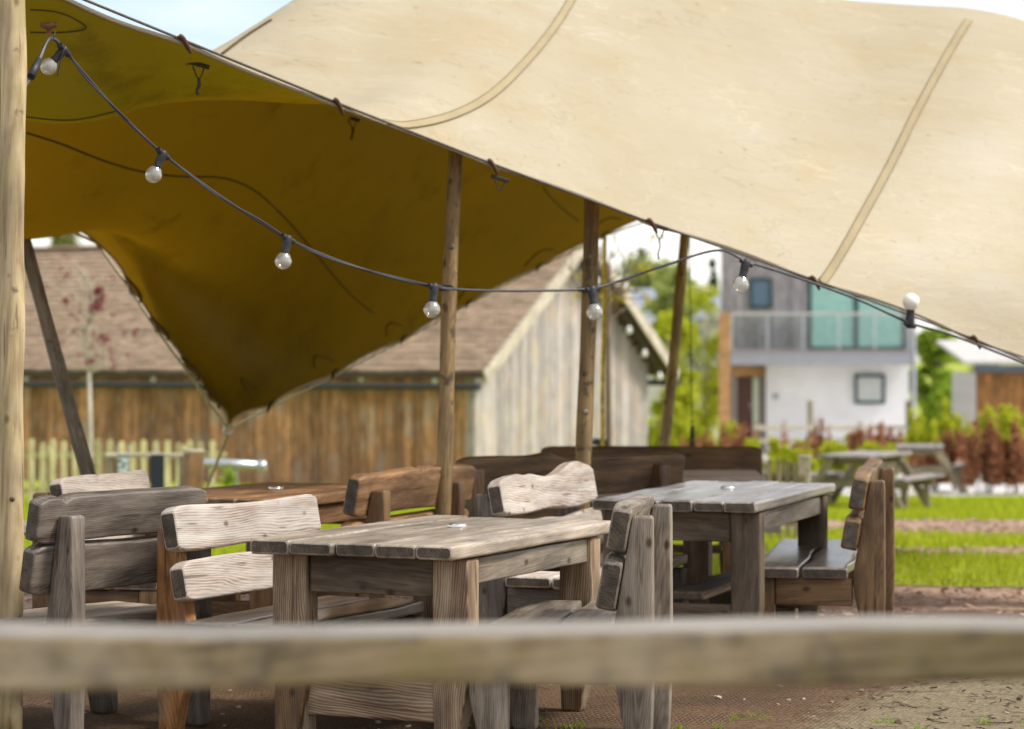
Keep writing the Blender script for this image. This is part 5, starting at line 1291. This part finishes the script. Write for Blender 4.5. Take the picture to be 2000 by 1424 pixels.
mt = frame_matrix((0, 0, 0), a - b2, (0, -1, 0)); Lp = (a - b2).length
ob = put('shaft', tube_mesh('shaft', [Vector((Lp * i / 30, .003 * math.sin(i * .7), .003 * math.cos(i * .9))) for i in range(31)], [.0475 + .002 * math.sin(i * 1.3) + (.002 if i > 20 else 0) for i in range(31)], 28), M['post'], rt); ob.matrix_basis = mt
for (tt, aa) in ((.30, .3),):
    d_ = Vector((math.sin(aa), -math.cos(aa), 0)); kn_ = put('knot', lathe_mesh('knot', [(.012, -.012), (.010, .001), (.005, .003), (.001, .0035)], 10), M['brown'], rt); kn_.matrix_basis = frame_matrix((a - b2) * tt + d_ * .046, a - b2, d_)


def guy(label, pts, r, mat, name='guy_rope', sub=1):
    pts = [Vector(q) for q in pts]; root = thing(name, label, 'guy rope', pts[-1])
    rr = tube('rope', [q - pts[-1] for q in (spline(pts, sub) if sub > 1 else pts)], r, mat, root, 8)
    dn = (pts[-1] - pts[-2]).normalized()
    pg = tube('peg', [-dn * .10 + Vector((.02, 0, 0)), Vector((.02, 0, 0)) + dn * .15], .010, M['steel'], root, 8)
    return root


c0_ = cor + Vector((0, -.01, -.05)); dirp = P(401, 955, 17.0) - P(445, 845, 17.0); tgr = (gz(17) - c0_.z) / dirp.z
guy('short old rope holding down the gathered low tent corner', [c0_, c0_ + dirp * tgr * .5, c0_ + dirp * tgr], .011, M['rope'])
a = Vector(cval(find_u(1181, 1), 1)); g0 = gz(a.y)
guy('yellow mossy guy rope hanging beside the second tall pole', [a, Vector((a.x - .005, a.y, a.z - .6)), Vector((a.x - .02, a.y, (a.z + g0) / 2)), Vector((a.x - .01, a.y, g0))], .017, M['ropegreen'], sub=4)
a = P(1347, 470, 20.0); g0 = gz(20); hk = P(1352, 858, 20.0)
guy('thin dark guy line hanging right of the leaning pale pole', [a + Vector((0, 0, .35)), a, P(1351, 800, 20), Vector((hk.x, hk.y, g0))], .005, M['ropedark'])
rk = thing('ratchet_hook', 'small dark ratchet buckle on the thin guy line', 'buckle', hk)
put('body', lathe_mesh('body', [(.006, .12), (.016, .10), (.020, .03), (.014, 0), (.022, -.03), (.02, -.10), (.006, -.13)], 10), M['webbing'], rk)
bs = P(1172, 862, 21.5)
wb = thing('winch_block', 'dark clutch block at the barn foot near the mossy rope', 'clamp', (bs.x, bs.y, gz(21.5)))
bar(wb, 'stake', (0, 0, -.1), (0, 0, bs.z - gz(21.5)), .05, .05, M['gutter'], (0, -1, 0)); bar(wb, 'block', (-.07, -.02, bs.z - gz(21.5)), (.07, -.02, bs.z - gz(21.5) - .01), .05, .06, M['gutter'], (0, 0, 1), .015)

# ------------------------------------------------------------------ string lights
sl = thing('string_light', 'black cable of clear bulbs strung under the front edge of tent', 'string lights')
cab = [(20, 215, 9.55), (52, 165, 9.7), (74, 120, 9.8), (98, 76, 9.9), (125, 97, 10.0), (170, 150, 10.15), (240, 228, 10.35), (318, 300, 10.6), (400, 362, 10.8), (480, 416, 11.0), (562, 466, 11.2), (650, 505, 11.4), (750, 538, 11.6), (848, 560, 11.85), (930, 567, 12.05), (1040, 568, 12.3), (1150, 564, 12.5), (1215, 547, 12.6), (1300, 518, 12.65), (1402, 489, 12.72), (1462, 512, 12.75), (1560, 543, 12.9), (1680, 587, 13.05), (1775, 630, 13.15), (1860, 655, 13.4), (2000, 709, 13.6), (2150, 771, 13.8)]
cp3 = [P(*q) for q in cab]; dense = spline(cp3, 7)
tube('cable', dense, .0068, M['cable'], sl, 8)
tube('cable', [q + Vector((.004 * math.sin(i * .5), -.006, .008 * math.sin(i * .31))) for i, q in enumerate(dense[:95])], .0045, M['cable'], sl, 6)
bulb_me = lathe_mesh('bulb', [(.013, .006), (.016, 0), (.028, -.012), (.037, -.028), (.040, -.042), (.037, -.057), (.028, -.070), (.014, -.079), (.002, -.082)], 24)
sock_me = lathe_mesh('socket', [(.008, .018), (.017, .014), (.021, .0), (.021, -.03), (.018, -.055), (.020, -.06), (.020, -.072), (.015, -.073)], 18)
tee = box_mesh('junction', .075, .026, .024, .008)
for (px, py, d, ax_, wh) in ((125, 97, 9.99, (-.55, 0, -.6), 0), (318, 300, 10.58, (-.35, 0, -.8), 0), (562, 466, 11.18, (-.18, 0, -.9), 0), (848, 560, 11.8, (-.1, 0, -1), 0), (1156, 565, 12.47, (.12, 0, -1), 0), (1457, 513, 12.7, (-.22, 0, -.9), 0), (1777, 634, 13.1, (.05, 0, 1), 1)):
    a = P(px, py, d); ax2 = Vector(ax_).normalized()
    so = put('socket', sock_me, M['black'], sl)
    zz_ = -ax2; xx_ = Vector((0, -1, 0)); yy_ = zz_.cross(xx_).normalized(); xx_ = yy_.cross(zz_)
    mt = Matrix((xx_, yy_, zz_)).transposed().to_4x4(); sc_ = d / 11.0 * 1.0; mt = mt @ Matrix.Scale(sc_ * .97, 4); mt.translation = a; so.matrix_basis = mt
    bo = put('bulb', bulb_me, None, so); bo.location = (0, 0, -.066)
    bo.material_slots  # slot comes with the mesh
    if not bulb_me.materials: bulb_me.materials.append(M['bulb'])
    if wh:
        bo.material_slots[0].link = 'OBJECT'; bo.material_slots[0].material = M['bulbwhite']
    tn = (P(px + 20, py + 10, d) - a).normalized(); j_ = put('junction', tee, M['black'], so)
    wi = min(range(len(dense) - 1), key=lambda i: (dense[i] - a).length); tn = (dense[min(wi + 1, len(dense) - 1)] - dense[wi - 1]).normalized()
    j_.matrix_basis = mt.inverted() @ frame_matrix(a - tn * .036, tn, (0, -1, 0))
# plug joint and cable ties by the pole
tube('plug_joint', [P(60, 150, 9.72), P(76, 116, 9.8)], [.018, .013], M['black'], sl, 10)
tube('cable_tie', [P(104, 74, 9.88), P(108, 62, 9.9)], .003, M['black'], sl, 5)
tube('cable_tie', spline([P(125, 95, 9.97), P(119, 118, 9.97), P(112, 148, 9.97)], 4), .003, M['black'], sl, 5)
for (px, py, d) in ((864, 562, 12.25), (1148, 566, 12.95)):
    c3 = P(px, py, d); R_ = .052
    tube('cable_tie', [c3 + Vector((R_ * math.cos(a_), R_ * math.sin(a_), .01 * math.sin(a_))) for a_ in np.linspace(0, 2 * PI, 21)], .008, M['black'], sl, 6)

# ------------------------------------------------------------------ rail in front
rf = thing('rail_fence', 'blurred lichen stained timber rail crossing the foreground', 'fence', (0, 3.6, 0))
zt_ = H + (YH - 1228) * 3.6 / F
fw1, fw2 = wave_fn(.004, 4, 7), wave_fn(.005, 4, 7)
zr0, zr1 = zt_ - .043, zt_ - .043 + .011
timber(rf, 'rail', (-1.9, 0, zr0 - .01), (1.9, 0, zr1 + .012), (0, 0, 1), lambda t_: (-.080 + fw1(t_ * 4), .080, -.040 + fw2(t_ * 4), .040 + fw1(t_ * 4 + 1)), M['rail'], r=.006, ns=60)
rme = rf.children[0].data; rme.materials.append(M['worn_skylit'])
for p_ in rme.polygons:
    if p_.normal.z > .6: p_.material_index = 2  # upward faces take the worn, sky-brightened colour
for x in (-1.75, 1.75): timber(rf, 'post', (x, .10, -.1), (x, .10, zt_ + .06), (0, -1, 0), lambda t_: (-.05, .05, -.05, .05), M['rail'], r=.01)
